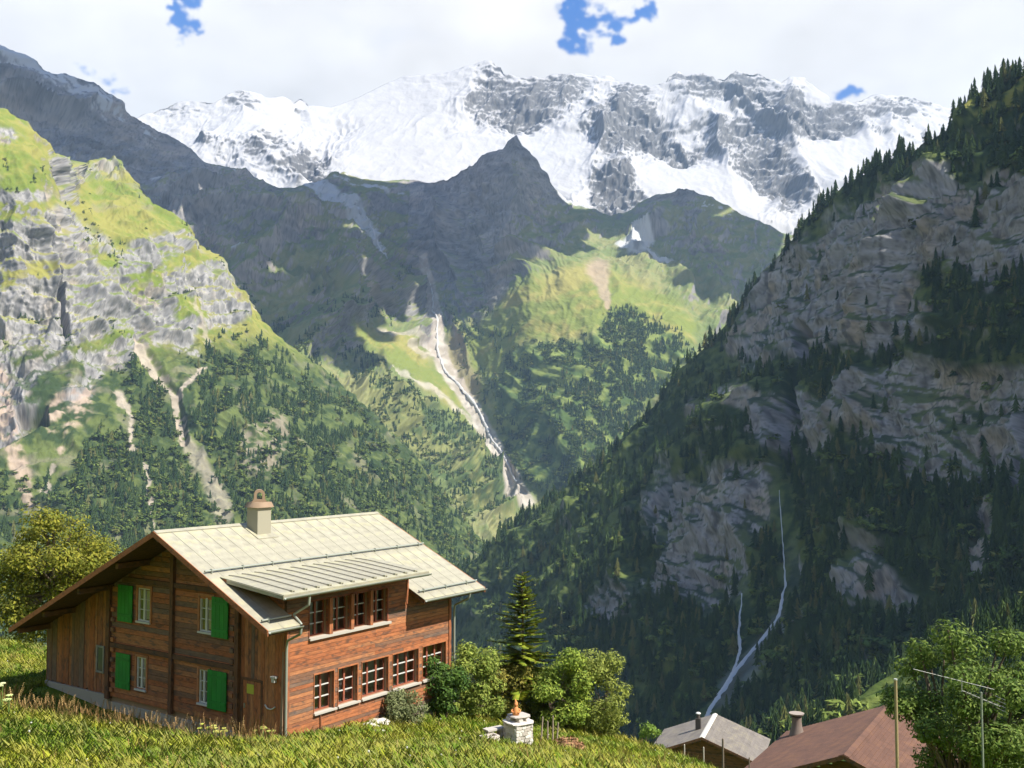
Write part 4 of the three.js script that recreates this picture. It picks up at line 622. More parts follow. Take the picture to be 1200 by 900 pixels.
  for (let k = 0; k < nD; k++) {
    const a = DU0 + k * wD + 0.003, b = DU0 + (k + 1) * wD - 0.003; mesh('dormer_panel', slab(a, b, DV0, DY0, DV1, DY1, 0.024), pick(metalRoof), dorm);
    if (k) { // standing seams that bend off the main roof
      const c = new THREE.CatmullRomCurve3([[DV0 + 0.12, DY0 + 0.035, 0], [0.4, lerp(DY0, DY1, 1.4 / 3.12) + 0.025, 0], [1.5, lerp(DY0, DY1, 2.5 / 3.12) + 0.025, -0.02], [1.95, lerp(DY0, DY1, 2.95 / 3.12) + 0.025, -0.12], [2.1, DY1 + 0.02, -0.2]].map(([v, y, s]) => new THREE.Vector3(a - 0.003 + s, y, -v)));
      mesh('standing_seam', new THREE.TubeGeometry(c, 14, 0.016, 5), M(0.17, 0.155, 0.12, 0.6), dorm);
      mesh('snow_hook', box(a - 0.06, a + 0.06, DY0 + 0.03, DY0 + 0.09, -DV0 - 0.26, -DV0 - 0.16), seamMat, dorm);
    }
  }
  mesh('dormer_soffit', slab(DU0 + 0.02, DU1 - 0.02, DV0 + 0.03, DY0 - 0.035, 2.0, lerp(DY0, DY1, 3.0 / 3.12) - 0.035, 0.1), oldWood[0], dorm);
  mesh('dormer_fascia', merge([box(DU0, DU1, DY0 - 0.17, DY0 - 0.026, -DV0 - 0.03, -DV0 + 0.012), slab(DU0 - 0.02, DU0 + 0.018, DV0 - 0.01, DY0 - 0.026, 1.75, lerp(DY0, DY1, 2.75 / 3.12) - 0.026, 0.12)]), metalRoof[1], dorm);
  for (const x of [-0.12, 6.07]) for (let y = 4.0, k = 0; y < 4.9; y += 0.158, k++) { const vmax = Math.min(1.7, RV - (RW - y - 0.16) / slopeR); if (vmax > 0.1) mesh('cheek_board', box(x, x + 0.1, y, y + 0.15, -vmax, -0.07), oldWood[k % 4], dorm); }
  // snow rails
  const rail = (x0, x1, v, y, up) => { const g = [new THREE.CylinderGeometry(0.035, 0.035, x1 - x0, 8).rotateZ(Math.PI / 2).translate((x0 + x1) / 2, y + up, -v)]; for (let x = x0 + 0.25; x < x1; x += 1.35) g.push(box(x, x + 0.03, y, y + up + 0.06, -v - 0.05, -v + 0.05).toNonIndexed()); return mesh('snow_rail', merge(g.map(q => q.index ? q.toNonIndexed() : q)), zinc, roof); };
  rail(U0 + 0.05, U1 - 0.05, 2.42, top(2.42), 0.09); rail(U0 + 0.05, -0.2, -0.42, top(-0.42), 0.09); rail(6.3, U1 - 0.05, -0.42, top(-0.42), 0.09);
  // gutters and pipes
  const gutter = (x0, x1, v, y) => { const s = new THREE.Shape(); s.absarc(0, 0, 0.075, Math.PI, 2 * Math.PI, false); s.lineTo(0.06, 0); s.absarc(0, 0, 0.06, 2 * Math.PI, Math.PI, true); const g = new THREE.ExtrudeGeometry(s, { depth: x1 - x0, bevelEnabled: false, curveSegments: 8 }); g.rotateY(Math.PI / 2); g.translate(x0, y, -v); return mesh('gutter', g, zinc, chalet); };
  gutter(U0, -0.1, -0.86, top(-0.8) - 0.03); gutter(6.22, U1, -0.86, top(-0.8) - 0.03); gutter(DU0, DU1, -1.07, DY0 - 0.07);
  const pipe = (pts, name = 'downpipe') => mesh(name, new THREE.TubeGeometry(new THREE.CatmullRomCurve3(pts.map(p => new THREE.Vector3(...p)), false, 'catmullrom', 0.12), 60, 0.045, 8), zinc, chalet);
  pipe([[0.02, DY0 - 0.15, 1.04], [0.02, DY0 - 0.45, 1.0], [-0.1, 4.2, 0.45], [-0.12, 3.98, 0.75], [-0.12, 3.9, 0.84]]);
  pipe([[-0.14, 3.84, 0.84], [-0.14, 3.6, 0.8], [-0.08, 3.3, 0.14], [-0.08, 2.9, 0.1], [-0.08, 1, 0.1], [-0.08, -0.1, 0.1]]);
  pipe([[8.95, 3.84, 0.86], [8.95, 3.62, 0.8], [8.9, 3.3, 0.14], [8.9, 2.9, 0.1], [8.9, 1, 0.1], [8.9, -1.2, 0.1]]);
  mesh('drain_hose', new THREE.TubeGeometry(new THREE.CatmullRomCurve3([[1.55, 0.52, 0.05], [1.56, 0.3, 0.06], [1.55, -0.25, 0.05]].map(p => new THREE.Vector3(...p))), 12, 0.022, 6), boardWood[3], chalet);
  // chimney
  const ch = partGroup('chimney', chalet), cu = 2.78, cv = 4.6, cm = M(0.29, 0.27, 0.2, 0.8), clay = M(0.26, 0.18, 0.115, 0.85), hw = 0.33;
  mesh('chimney_body', box(cu - hw, cu + hw, 6.1, 7.36, -cv - 0.3, -cv + 0.3), cm, ch); mesh('chimney_flashing', slab(cu - 0.5, cu + 0.5, cv - 0.55, top(cv - 0.55) + 0.03, cv + 0.45, top(cv + 0.45) + 0.03, 0.02), metalRoof[2], ch);
  mesh('chimney_slab', new THREE.CylinderGeometry(0.46, 0.56, 0.2, 4, 1).rotateY(Math.PI / 4).translate(cu, 7.47, -cv), clay, ch);
  { const s = new THREE.Shape(); s.moveTo(-0.36, 0); s.quadraticCurveTo(-0.25, 0.08, -0.24, 0.22); s.lineTo(-0.24, 0.36); s.absarc(0, 0.36, 0.24, Math.PI, 0, true); s.lineTo(0.24, 0.22); s.quadraticCurveTo(0.25, 0.08, 0.36, 0); s.closePath(); const h = new THREE.Path(); h.moveTo(-0.12, 0.14); h.lineTo(0.12, 0.14); h.lineTo(0.12, 0.34); h.absarc(0, 0.34, 0.12, 0, Math.PI, false); h.closePath(); s.holes.push(h); const g = new THREE.ExtrudeGeometry(s, { depth: 0.42, bevelEnabled: false, curveSegments: 10 }); g.translate(0, 0, -0.21); g.scale(0.85, 0.8, 0.85); g.rotateY(-Math.PI / 2 + 0.9); g.translate(cu, 7.57, -cv); mesh('chimney_cap', g, clay, ch); }
}
console.log('chalet');
// ---------- plants ----------
// a crown of many single leaves spread over clumps; returns one geometry with a colour on each leaf
function leaves(seed, clumps, n, size, colA, colB) {
  const r = rng(seed), pos = new Float32Array(n * 12), col = new Float32Array(n * 12), nor = new Float32Array(n * 12), idx = new Uint32Array(n * 6), wsum = clumps.reduce((s, c) => s + c[3] * c[4], 0), v = new THREE.Vector3(), t = new THREE.Vector3(), b = new THREE.Vector3(), nn = new THREE.Vector3();
  for (let i = 0; i < n; i++) {
    let w = r() * wsum, c = clumps[0]; for (const k of clumps) { w -= k[3] * k[4]; if (w <= 0) { c = k; break; } }
    const a = r() * 6.283, z = 2 * r() - 1, s = Math.sqrt(1 - z * z), rad = 0.45 + 0.58 * Math.pow(r(), 0.6), lump = 1 + 0.35 * n3(s * Math.cos(a) * 2 + c[0] * 3, z * 2 + c[1], s * Math.sin(a) * 2 + c[2]);
    v.set(c[0] + s * Math.cos(a) * c[3] * rad * lump, c[1] + z * c[4] * rad * lump, c[2] + s * Math.sin(a) * c[3] * rad * lump);
    nn.set(s * Math.cos(a), z + 0.5, s * Math.sin(a)).add(t.set(r() - 0.5, r() - 0.5, r() - 0.5).multiplyScalar(1.8)).normalize();
    t.set(r() - 0.5, r() - 0.7, r() - 0.5).cross(nn).normalize(); b.crossVectors(nn, t);
    const L = size * (0.6 + 0.8 * r()), Wd = L * 0.55, m = r(), k = 0.75 + 0.5 * r();
    const q = [[0, -0.5], [0.5, 0], [0, 0.5], [-0.5, 0]];
    for (let e = 0; e < 4; e++) { const o = i * 12 + e * 3; for (let d = 0; d < 3; d++) { pos[o + d] = v.getComponent(d) + t.getComponent(d) * q[e][0] * Wd + b.getComponent(d) * q[e][1] * L * 1.3; nor[o + d] = nn.getComponent(d); col[o + d] = lerp(colA[d], colB[d], m) * k; } }
    idx.set([i * 4, i * 4 + 1, i * 4 + 2, i * 4, i * 4 + 2, i * 4 + 3], i * 6);
  }
  const g = new THREE.BufferGeometry(); g.setAttribute('position', new THREE.BufferAttribute(pos, 3)); g.setAttribute('normal', new THREE.BufferAttribute(nor, 3)); g.setAttribute('color', new THREE.BufferAttribute(col, 3)); g.setIndex(new THREE.BufferAttribute(idx, 1)); return g;
}
const leafMat = new THREE.MeshPhysicalMaterial({ color: 0xffffff, vertexColors: true, roughness: 0.9, specularIntensity: 0.25, transmission: 0.35, thickness: 0, side: THREE.DoubleSide });
const barkMat = M(0.11, 0.08, 0.055, 1), twigMat = M(0.16, 0.12, 0.08, 1);
function limb(pts, r0, r1, seg = 8) { // a tapered limb along a bent line
  const c = new THREE.CatmullRomCurve3(pts.map(p => new THREE.Vector3(...p))), g = new THREE.TubeGeometry(c, 10, 1, seg), p = g.attributes.position, cen = new THREE.Vector3();
  for (let i = 0; i <= 10; i++) { c.getPointAt(i / 10, cen); for (let j = 0; j <= seg; j++) { const n = i * (seg + 1) + j, k = lerp(r0, r1, i / 10); p.setXYZ(n, cen.x + (p.getX(n) - cen.x) * k, cen.y + (p.getY(n) - cen.y) * k, cen.z + (p.getZ(n) - cen.z) * k); } }
  g.deleteAttribute('uv'); g.computeVertexNormals(); return g;
}
function leafyTree(name, label, category, pos, seed, h, clumps, n, size, cA, cB, stems = 1, group) {
  const t = thing(name, label, category, pos, 0, group), r = rng(seed + 5), gs = [];
  for (let s = 0; s < stems; s++) {
    const a = s * 2.4 + r(), sp = stems > 1 ? 0.35 : 0, tops = clumps.filter((_, i) => i % stems === s);
    const mid = [Math.cos(a) * sp * 1.6, h * 0.45, Math.sin(a) * sp * 1.6]; gs.push(limb([[Math.cos(a) * sp * 0.5, -0.3, Math.sin(a) * sp * 0.5], [Math.cos(a) * sp, h * 0.2, Math.sin(a) * sp], mid], h * 0.028 / Math.sqrt(stems), h * 0.02 / Math.sqrt(stems)));
    for (const c of tops) gs.push(limb([mid, [lerp(mid[0], c[0], 0.5) + (r() - 0.5) * 0.3, lerp(mid[1], c[1], 0.6), lerp(mid[2], c[2], 0.5)], [c[0], c[1] + c[4] * 0.3, c[2]]], h * 0.014 / Math.sqrt(stems), h * 0.003, 6));
  }
  mesh('trunk', mergeGeometries(gs), barkMat, t); mesh('crown', leaves(seed, clumps, n, size, cA, cB), leafMat, t); return t;
}
// clumps that fill an ellipsoid: centre, half-size
function fill(seed, cx, cy, cz, rx, ry, rz, n, rad) { const r = rng(seed), out = []; for (let i = 0; i < n; i++) { const a = r() * 6.283, z = 2 * r() - 1, s = Math.sqrt(1 - z * z), k = 0.35 + 0.6 * Math.sqrt(r()), q = rad * (0.6 + 0.7 * r()); out.push([cx + s * Math.cos(a) * rx * k, cy + z * ry * k, cz + s * Math.sin(a) * rz * k, q, q * 0.8]); } return out; }


// the broad tree behind the chalet
{ const p = onMeadow(72, 57); const y0 = p[1];
  leafyTree('deciduous_tree', 'yellow green leafy tree rising behind the low eave of the chalet', 'tree', p, 11, 8.5, fill(3, -0.3, 2.9 - y0, 0, 2.9, 3.0, 3, 46, 0.95).concat(fill(4, -1.5, 0.5 - y0, 0, 2.6, 1.8, 2.2, 16, 0.9), [[-0.4, 5.4 - y0, 0, 1, 0.8], [0.9, 5 - y0, 0, 0.9, 0.8], [1.8, 4.2 - y0, 0, 0.9, 0.8]]), 21000, 0.17, [0.13, 0.16, 0.018], [0.3, 0.28, 0.035], 1); }
// the tree in front of the brown roof
{ const x = (1122 - 600) / FOC * 35, p = [x, MEADOW(x, -35), -35], y0 = p[1];
  leafyTree('deciduous_tree', 'many stemmed leafy green tree in front of the brown roof', 'tree', p, 21, 10, fill(8, 0.2, 1.2 - y0, 0, 2.7, 2.5, 2.4, 50, 0.6).concat([[-0.5, 3.3 - y0, 0, 0.6, 0.55], [1.3, 3.1 - y0, 0, 0.55, 0.5]]).concat(fill(9, 0.9, -1.4 - y0, 0, 2.6, 1.6, 1.8, 16, 0.6)), 26000, 0.12, [0.07, 0.13, 0.02], [0.19, 0.25, 0.05], 5); }
// bushes beside the chalet
const bush = (label, px, Z, w, h, n, sz, cA, cB, seed, lift = 0) => { const p = onMeadow(px, Z); p[1] += lift; return leafyTree('leafy_bush', label, 'bush', p, seed, h * 0.7, fill(seed + 1, 0, h * 0.5, 0, w * 0.85, h * 0.5, w * 0.75, 26, Math.min(w, h) * 0.34).concat(fill(seed + 2, 0, h * 0.16, 0, w * 0.8, h * 0.16, w * 0.6, 10, Math.min(w, h) * 0.3)), n, sz, cA, cB, 3); };
bush('dark leafy bush against the far corner of the chalet', 520, 40.6, 1.0, 2.5, 7000, 0.11, [0.035, 0.09, 0.014], [0.12, 0.2, 0.035], 31);
bush('tall pale green bush between the chalet and the fir', 556, 42, 1.35, 3.15, 10000, 0.11, [0.13, 0.2, 0.03], [0.34, 0.38, 0.08], 33);
bush('yellowing bush behind the stone pillar', 592, 43.2, 1.4, 2.7, 7500, 0.1, [0.17, 0.17, 0.03], [0.36, 0.3, 0.06], 35);
bush('lush bush filling the gap under the fir', 626, 43.8, 1.3, 2.7, 7500, 0.11, [0.11, 0.17, 0.03], [0.26, 0.3, 0.06], 36);
bush('bright green bush right behind the wooden stakes', 657, 42.6, 1.45, 3.2, 10000, 0.11, [0.14, 0.23, 0.03], [0.34, 0.4, 0.06], 37);
bush('broad olive green bush at the end of the hedge', 696, 43.2, 1.65, 3.5, 13000, 0.11, [0.15, 0.19, 0.035], [0.34, 0.37, 0.075], 39);
bush('low grey green shrub against the sunlit wall of the chalet', 475, 38.0, 0.95, 1.3, 5200, 0.09, [0.1, 0.13, 0.05], [0.25, 0.27, 0.12], 41);
bush('small bright bush beside the grey roofed house', 757, 62, 1.1, 4.2, 3600, 0.15, [0.11, 0.19, 0.03], [0.23, 0.32, 0.05], 43, 0.6);

// the fir beside the chalet: whorls of drooping branches with needle sprays
{
  const p = onMeadow(612, 43.5), h = at(612, 666, 43.5).y - p[1], r = rng(77), t = thing('fir_tree', 'young sunlit fir standing among the bushes beside the chalet', 'tree', p);
  const br = [limb([[0, -0.2, 0], [0.02, h * 0.5, 0], [0, h * 0.98, 0]], 0.1, 0.012)], pos = [], col = [], nor = [];
  for (let y = 0.22 * h; y < h * 0.98; y += 0.14 + 0.1 * r()) {
    const k = y / h, L = (1 - k) * h * 0.3 * (0.8 + 0.4 * r()) + 0.14, n = 6 + Math.floor(r() * 3), off = r() * 6;
    for (let b = 0; b < n; b++) {
      const a = off + b / n * 6.283 + (r() - 0.5) * 0.4, len = L * (0.65 + 0.6 * r()), ca = Math.cos(a), sa = Math.sin(a), rise = lerp(-0.12, 0.45, k);
      const yb = y + (r() - 0.5) * 0.22, pt = s => [ca * len * s, yb + len * (rise * s - 0.28 * s * s + 0.2 * s * s * s), sa * len * s]; if (r() < 0.5) br.push(limb([pt(0), pt(0.5), pt(0.95)], 0.018, 0.005, 4));
      for (let s = 0.12; s < 1; s += 0.05 / len) { const q = pt(s), m = r(), tone = [lerp(0.12, 0.36, m) * (0.8 + 0.4 * r()), lerp(0.2, 0.4, m), lerp(0.014, 0.035, m)], spread = 0.07 + 0.22 * len * (1 - s * 0.7);
        for (const sd of [-1, 1]) for (let e = 0; e < 2; e++) { const w = spread * (0.5 + 0.7 * r()), dx = -sa * sd * w + ca * w * 0.6, dz = ca * sd * w + sa * w * 0.6, dy = (r() - 0.6) * 0.09; const px2 = q[0] + dx, py2 = q[1] + dy, pz2 = q[2] + dz; pos.push(q[0], q[1] + 0.012, q[2], px2 + ca * 0.03, py2 + 0.02, pz2 + sa * 0.03, q[0] + ca * 0.06, q[1] - 0.02, q[2] + sa * 0.06); for (let c = 0; c < 3; c++) { col.push(...tone); nor.push((r() - 0.5) * 0.8 + ca * 0.4, 0.8, (r() - 0.5) * 0.8 + sa * 0.4); } } }
    }
  }
  const g = new THREE.BufferGeometry(); g.setAttribute('position', new THREE.Float32BufferAttribute(pos, 3)); g.setAttribute('normal', new THREE.Float32BufferAttribute(nor, 3)); g.setAttribute('color', new THREE.Float32BufferAttribute(col, 3));
  mesh('trunk', mergeGeometries(br), twigMat, t); mesh('crown', g, leafMat, t);
}
console.log('near plants');

// ---- the woods on the mountains ----
function coniferGeo(seed, tiers, pts) { // unit height, jagged skirts
  const r = rng(seed), pos = [], col = [];
  for (let t = 0; t < tiers; t++) {
    const y0 = 0.1 + 0.86 * t / tiers, y1 = Math.min(1, y0 + 1.25 / tiers + 0.06), R = 0.2 * Math.pow(1 - y0, 0.85) + 0.012, off = r() * 6;
    for (let k = 0; k < pts; k++) { const a = off + k / pts * 6.283, a2 = off + (k + 1) / pts * 6.283, am = (a + a2) / 2, R1 = R * (0.75 + 0.55 * r()), dip = 0.045 * r(), tone = 0.8 + 0.4 * r();
      pos.push(0, y1, 0, Math.cos(a) * R * 0.42, y0 + 0.05, Math.sin(a) * R * 0.42, Math.cos(am) * R1, y0 - dip, Math.sin(am) * R1, 0, y1, 0, Math.cos(am) * R1, y0 - dip, Math.sin(am) * R1, Math.cos(a2) * R * 0.42, y0 + 0.05, Math.sin(a2) * R * 0.42); for (let c = 0; c < 6; c++) col.push(tone, tone, tone); }
  }
  const g = new THREE.BufferGeometry(); g.setAttribute('position', new THREE.Float32BufferAttribute(pos, 3)); g.setAttribute('color', new THREE.Float32BufferAttribute(col, 3)); g.computeVertexNormals(); return g;
}
function broadGeo(seed) { const g = leaves(seed, fill(seed, 0, 0.55, 0, 0.34, 0.34, 0.34, 6, 0.2), 90, 0.2, [0.85, 0.85, 0.85], [1.15, 1.15, 1.15]); return g; }
const conifers = [coniferGeo(1, 8, 7), coniferGeo(2, 7, 6), coniferGeo(3, 9, 7)], farConifers = [coniferGeo(4, 5, 5), coniferGeo(5, 4, 5)], broads = [broadGeo(61), broadGeo(62)];
const spots = [];   // x, y, z, height, kind (0 conifer, 1 leafy), tone, owner
function plant(S, seed, n, box4, density, hMin, hMax, leafy, owner, minUp = 0.12) {
  const r = rng(seed), [x0, x1, y0, y1] = box4; let got = 0;
  for (let k = 0; k < n * 30 && got < n; k++) {
    const px = lerp(x0, x1, r()), py = lerp(y0, y1, r()); if (py < S.T(px) - 0.5 || r() > density(px, py)) continue;
    const s = S.spot(px, py); if (s[4] < minUp) continue; got++;
    const lf = r() < leafy(px, py) ? 1 : 0, h = lerp(hMin, hMax, r() ** 1.3) * (lf ? 0.62 : 1); spots.push([s[0], s[1] - 0.06 * h, s[2], h, lf, r(), owner]);
  }
}
const nz = (px, py, f, s) => fbm(px / f, py / f, s, 3);
plant(LEFT, 1, 9500, [-10, 590, 330, 760], (x, y) => clamp(woodAt.left(x, y, 0.2 + nz(x, y, 40, 3)) * smooth(-0.16, 0.14, nz(x, y, 22, 5) + 0.6 * nz(x, y, 9, 4))) + (y > 560 ? 0.1 : 0), 9, 27, (x, y) => clamp(0.45 + 1.6 * nz(x, y, 50, 9) - (x > 240 && y < 520 ? 0.25 : 0)), 'left');
plant(LEFT, 2, 260, [0, 300, 150, 440], (x, y) => smooth(0.12, 0.3, nz(x, y, 30, 2)) * 0.6, 7, 14, () => 0.6, 'left', 0.3);
plant(VALLEY, 3, 5200, [560, 825, 330, 600], (x, y) => smooth(-8, 12, P.hillWood(x, y)) * smooth(-0.1, 0.16, nz(x, y, 18, 7) + 0.2 * smooth(620, 740, x) - 0.06), 9, 24, (x, y) => clamp(0.5 + 1.5 * nz(x, y, 40, 4) - smooth(620, 760, x) * 0.5 + (y < 430 ? 0.2 : 0)), 'spur');
plant(VALLEY, 4, 3800, [250, 610, 310, 620], (x, y) => { const hide = Math.min(P.bedUp(x, y), P.sideTrack2(x, y) * 1.2); return smooth(1.2, 2.2, hide) * smooth(-0.02, 0.14, nz(x, y, 34, 8) - 0.3 * smooth(-10, 10, P.leftGrass(x, y)) + 0.25 * smooth(-20, 20, P.leftLow(x, y)) - (y < 360 ? 0.12 : 0)); }, 12, 24, (x, y) => clamp(0.35 + 1.4 * nz(x, y, 40, 6)), 'spur');
plant(RIGHT, 5, 6500, [485, 1215, 80, 980], (x, y) => { const k = rightRock(x + 18 * nz(x, y, 30, 1), y + 14 * nz(x, y, 30, 2)), d = y - RTOP(x); return (k > 0 ? 0.05 : 1) * (smooth(-0.22, 0.1, nz(x, y, 40, 3) + 0.1) * 0.75 + 0.25) * (d < 40 ? 1.6 : 1) * (1 - 0.85 * smooth(-6, 6, P.gravel(x, y))) * smooth(6, 15, Math.min(P.fallA(x, y), P.fallB(x, y))); }, 12, 26, (x, y) => y - RTOP(x) < 60 ? 0.08 : 0.14, 'right', 0.06);
{ const r = rng(9); for (let k = 0; k < 330; k++) { const px = lerp(492, 1215, r()), d = Math.abs(r() + r() - 0.6) * 10, s = RIGHT.spot(px, RTOP(px) + d), gap = nz(px, 0, 26, 4); if (gap > -0.12) spots.push([s[0], s[1] - 1, s[2], lerp(14, 30, r()), 0, r(), 'right']); } }
plant(NEARSLOPE, 6, 90, [880, 1075, 780, 900], (x, y) => smooth(34, 6, y - NEARSLOPE.T(x)) * smooth(1020, 1000, x) + (x > 1020 ? 0.04 : 0), 9, 17, () => 0.12, 'slope');
plant(NEARSLOPE, 7, 160, [1075, 1230, 680, 880], () => 1, 10, 20, () => 0.1, 'slope');
{ // the largest stand as single trees, the others as one wood per mountainside
  const sized = spots.map((s, i) => [s[3] / Math.hypot(s[0], s[1] - EYE, s[2]) * (s[4] ? 0 : 1) * (s[6] === 'slope' ? 0.9 : 1), i]).sort((a, b) => b[0] - a[0]), solo = new Set(sized.slice(0, 290).map(a => a[1]));
  const tones = [[0.024, 0.046, 0.015], [0.032, 0.056, 0.017], [0.045, 0.07, 0.02], [0.03, 0.052, 0.022]].map(c => new THREE.MeshPhysicalMaterial({ color: new THREE.Color().setRGB(...c), vertexColors: true, roughness: 0.95, specularIntensity: 0.12, side: THREE.DoubleSide }));
  const trunkGeo = new THREE.CylinderGeometry(0.006, 0.016, 0.6, 6).translate(0, 0.27, 0), protos = [];
  for (const i of solo) {
    const [x, y, z, h, , m, own] = spots[i], kind = Math.floor(m * 977) % 3, tone = Math.floor(m * 389) % 4, key = kind * 4 + tone; let t;
    if (!protos[key]) { t = protos[key] = new THREE.Group(); t.name = numbered('spruce_tree'); scene.add(t); mesh('trunk', trunkGeo, barkMat, t); mesh('crown', conifers[kind], tones[tone], t); } else t = copyOf(protos[key]);
    t.position.set(x, y, z); t.scale.set(h * (0.85 + 0.35 * ((m * 53) % 1)), h, h * (0.85 + 0.35 * ((m * 53) % 1))); t.rotation.y = m * 40;
    if (own === 'slope') describe(t, 'dark spruce on the grassy slope below the shaded cliff', 'tree', 'spruces on the slope behind the brown roof'); else describe(t, 'dark spruce growing on the shaded cliff mountain', 'tree', 'spruces on the cliff mountain');
  }
  const white = new THREE.MeshPhysicalMaterial({ color: 0xffffff, vertexColors: true, roughness: 0.95, specularIntensity: 0.12, side: THREE.DoubleSide }), mt = new THREE.Matrix4(), q = new THREE.Quaternion(), e = new THREE.Euler(), cc = new THREE.Color();
  const groups = new Map();
  spots.forEach((s, i) => { if (solo.has(i)) return; const far = s[6] === 'spur' || s[6] === 'left', v = Math.floor(s[5] * 613) % (s[4] ? 2 : far ? 2 : 3), key = s[6] + '|' + s[4] + '|' + v; if (!groups.has(key)) groups.set(key, []); groups.get(key).push(s); });
  const names = { left: ['sunlit mountainside', 'left'], spur: ['green spur and gully', 'spur'], right: ['shaded cliff mountain', 'right'], slope: ['grassy slope', 'slope'] };
  for (const [key, list] of groups) {
    const [own, lf, v] = key.split('|'), geo = lf === '1' ? broads[v] : own === 'spur' || own === 'left' ? farConifers[v] : conifers[v], im = new THREE.InstancedMesh(geo, lf === '1' ? white : white, list.length);
    list.forEach((s, i) => { const sc = s[3] * (own === 'left' || own === 'spur' ? 1.0 : 1), wd = lf === '1' ? sc * (1.1 + 0.8 * ((s[5] * 71) % 1)) : sc * (0.8 + 0.7 * ((s[5] * 71) % 1)); e.set(0, s[5] * 50, 0); q.setFromEuler(e); mt.compose(new THREE.Vector3(s[0], s[1], s[2]), q, new THREE.Vector3(wd, sc, wd)); im.setMatrixAt(i, mt);
      const m = (s[5] * 37) % 1; cc.setRGB(...(lf === '1' ? mix3([0.05, 0.085, 0.02], [0.15, 0.19, 0.04], m) : mix3([0.024, 0.046, 0.015], [0.06, 0.09, 0.024], m * m))); if ((s[5] * 811) % 1 < 0.07) cc.lerp(new THREE.Color().setRGB(0.16, 0.15, 0.045), 0.6); im.setColorAt(i, cc); });
    im.castShadow = im.receiveShadow = true; im.name = numbered(lf === '1' ? 'broadleaf_wood' : 'conifer_wood'); scene.add(im); describe(im, (lf === '1' ? 'mixed broadleaf wood on the ' : 'dense conifer wood on the ') + names[own][0], 'wood', null, 'stuff');
  }
}
console.log('woods', spots.length);

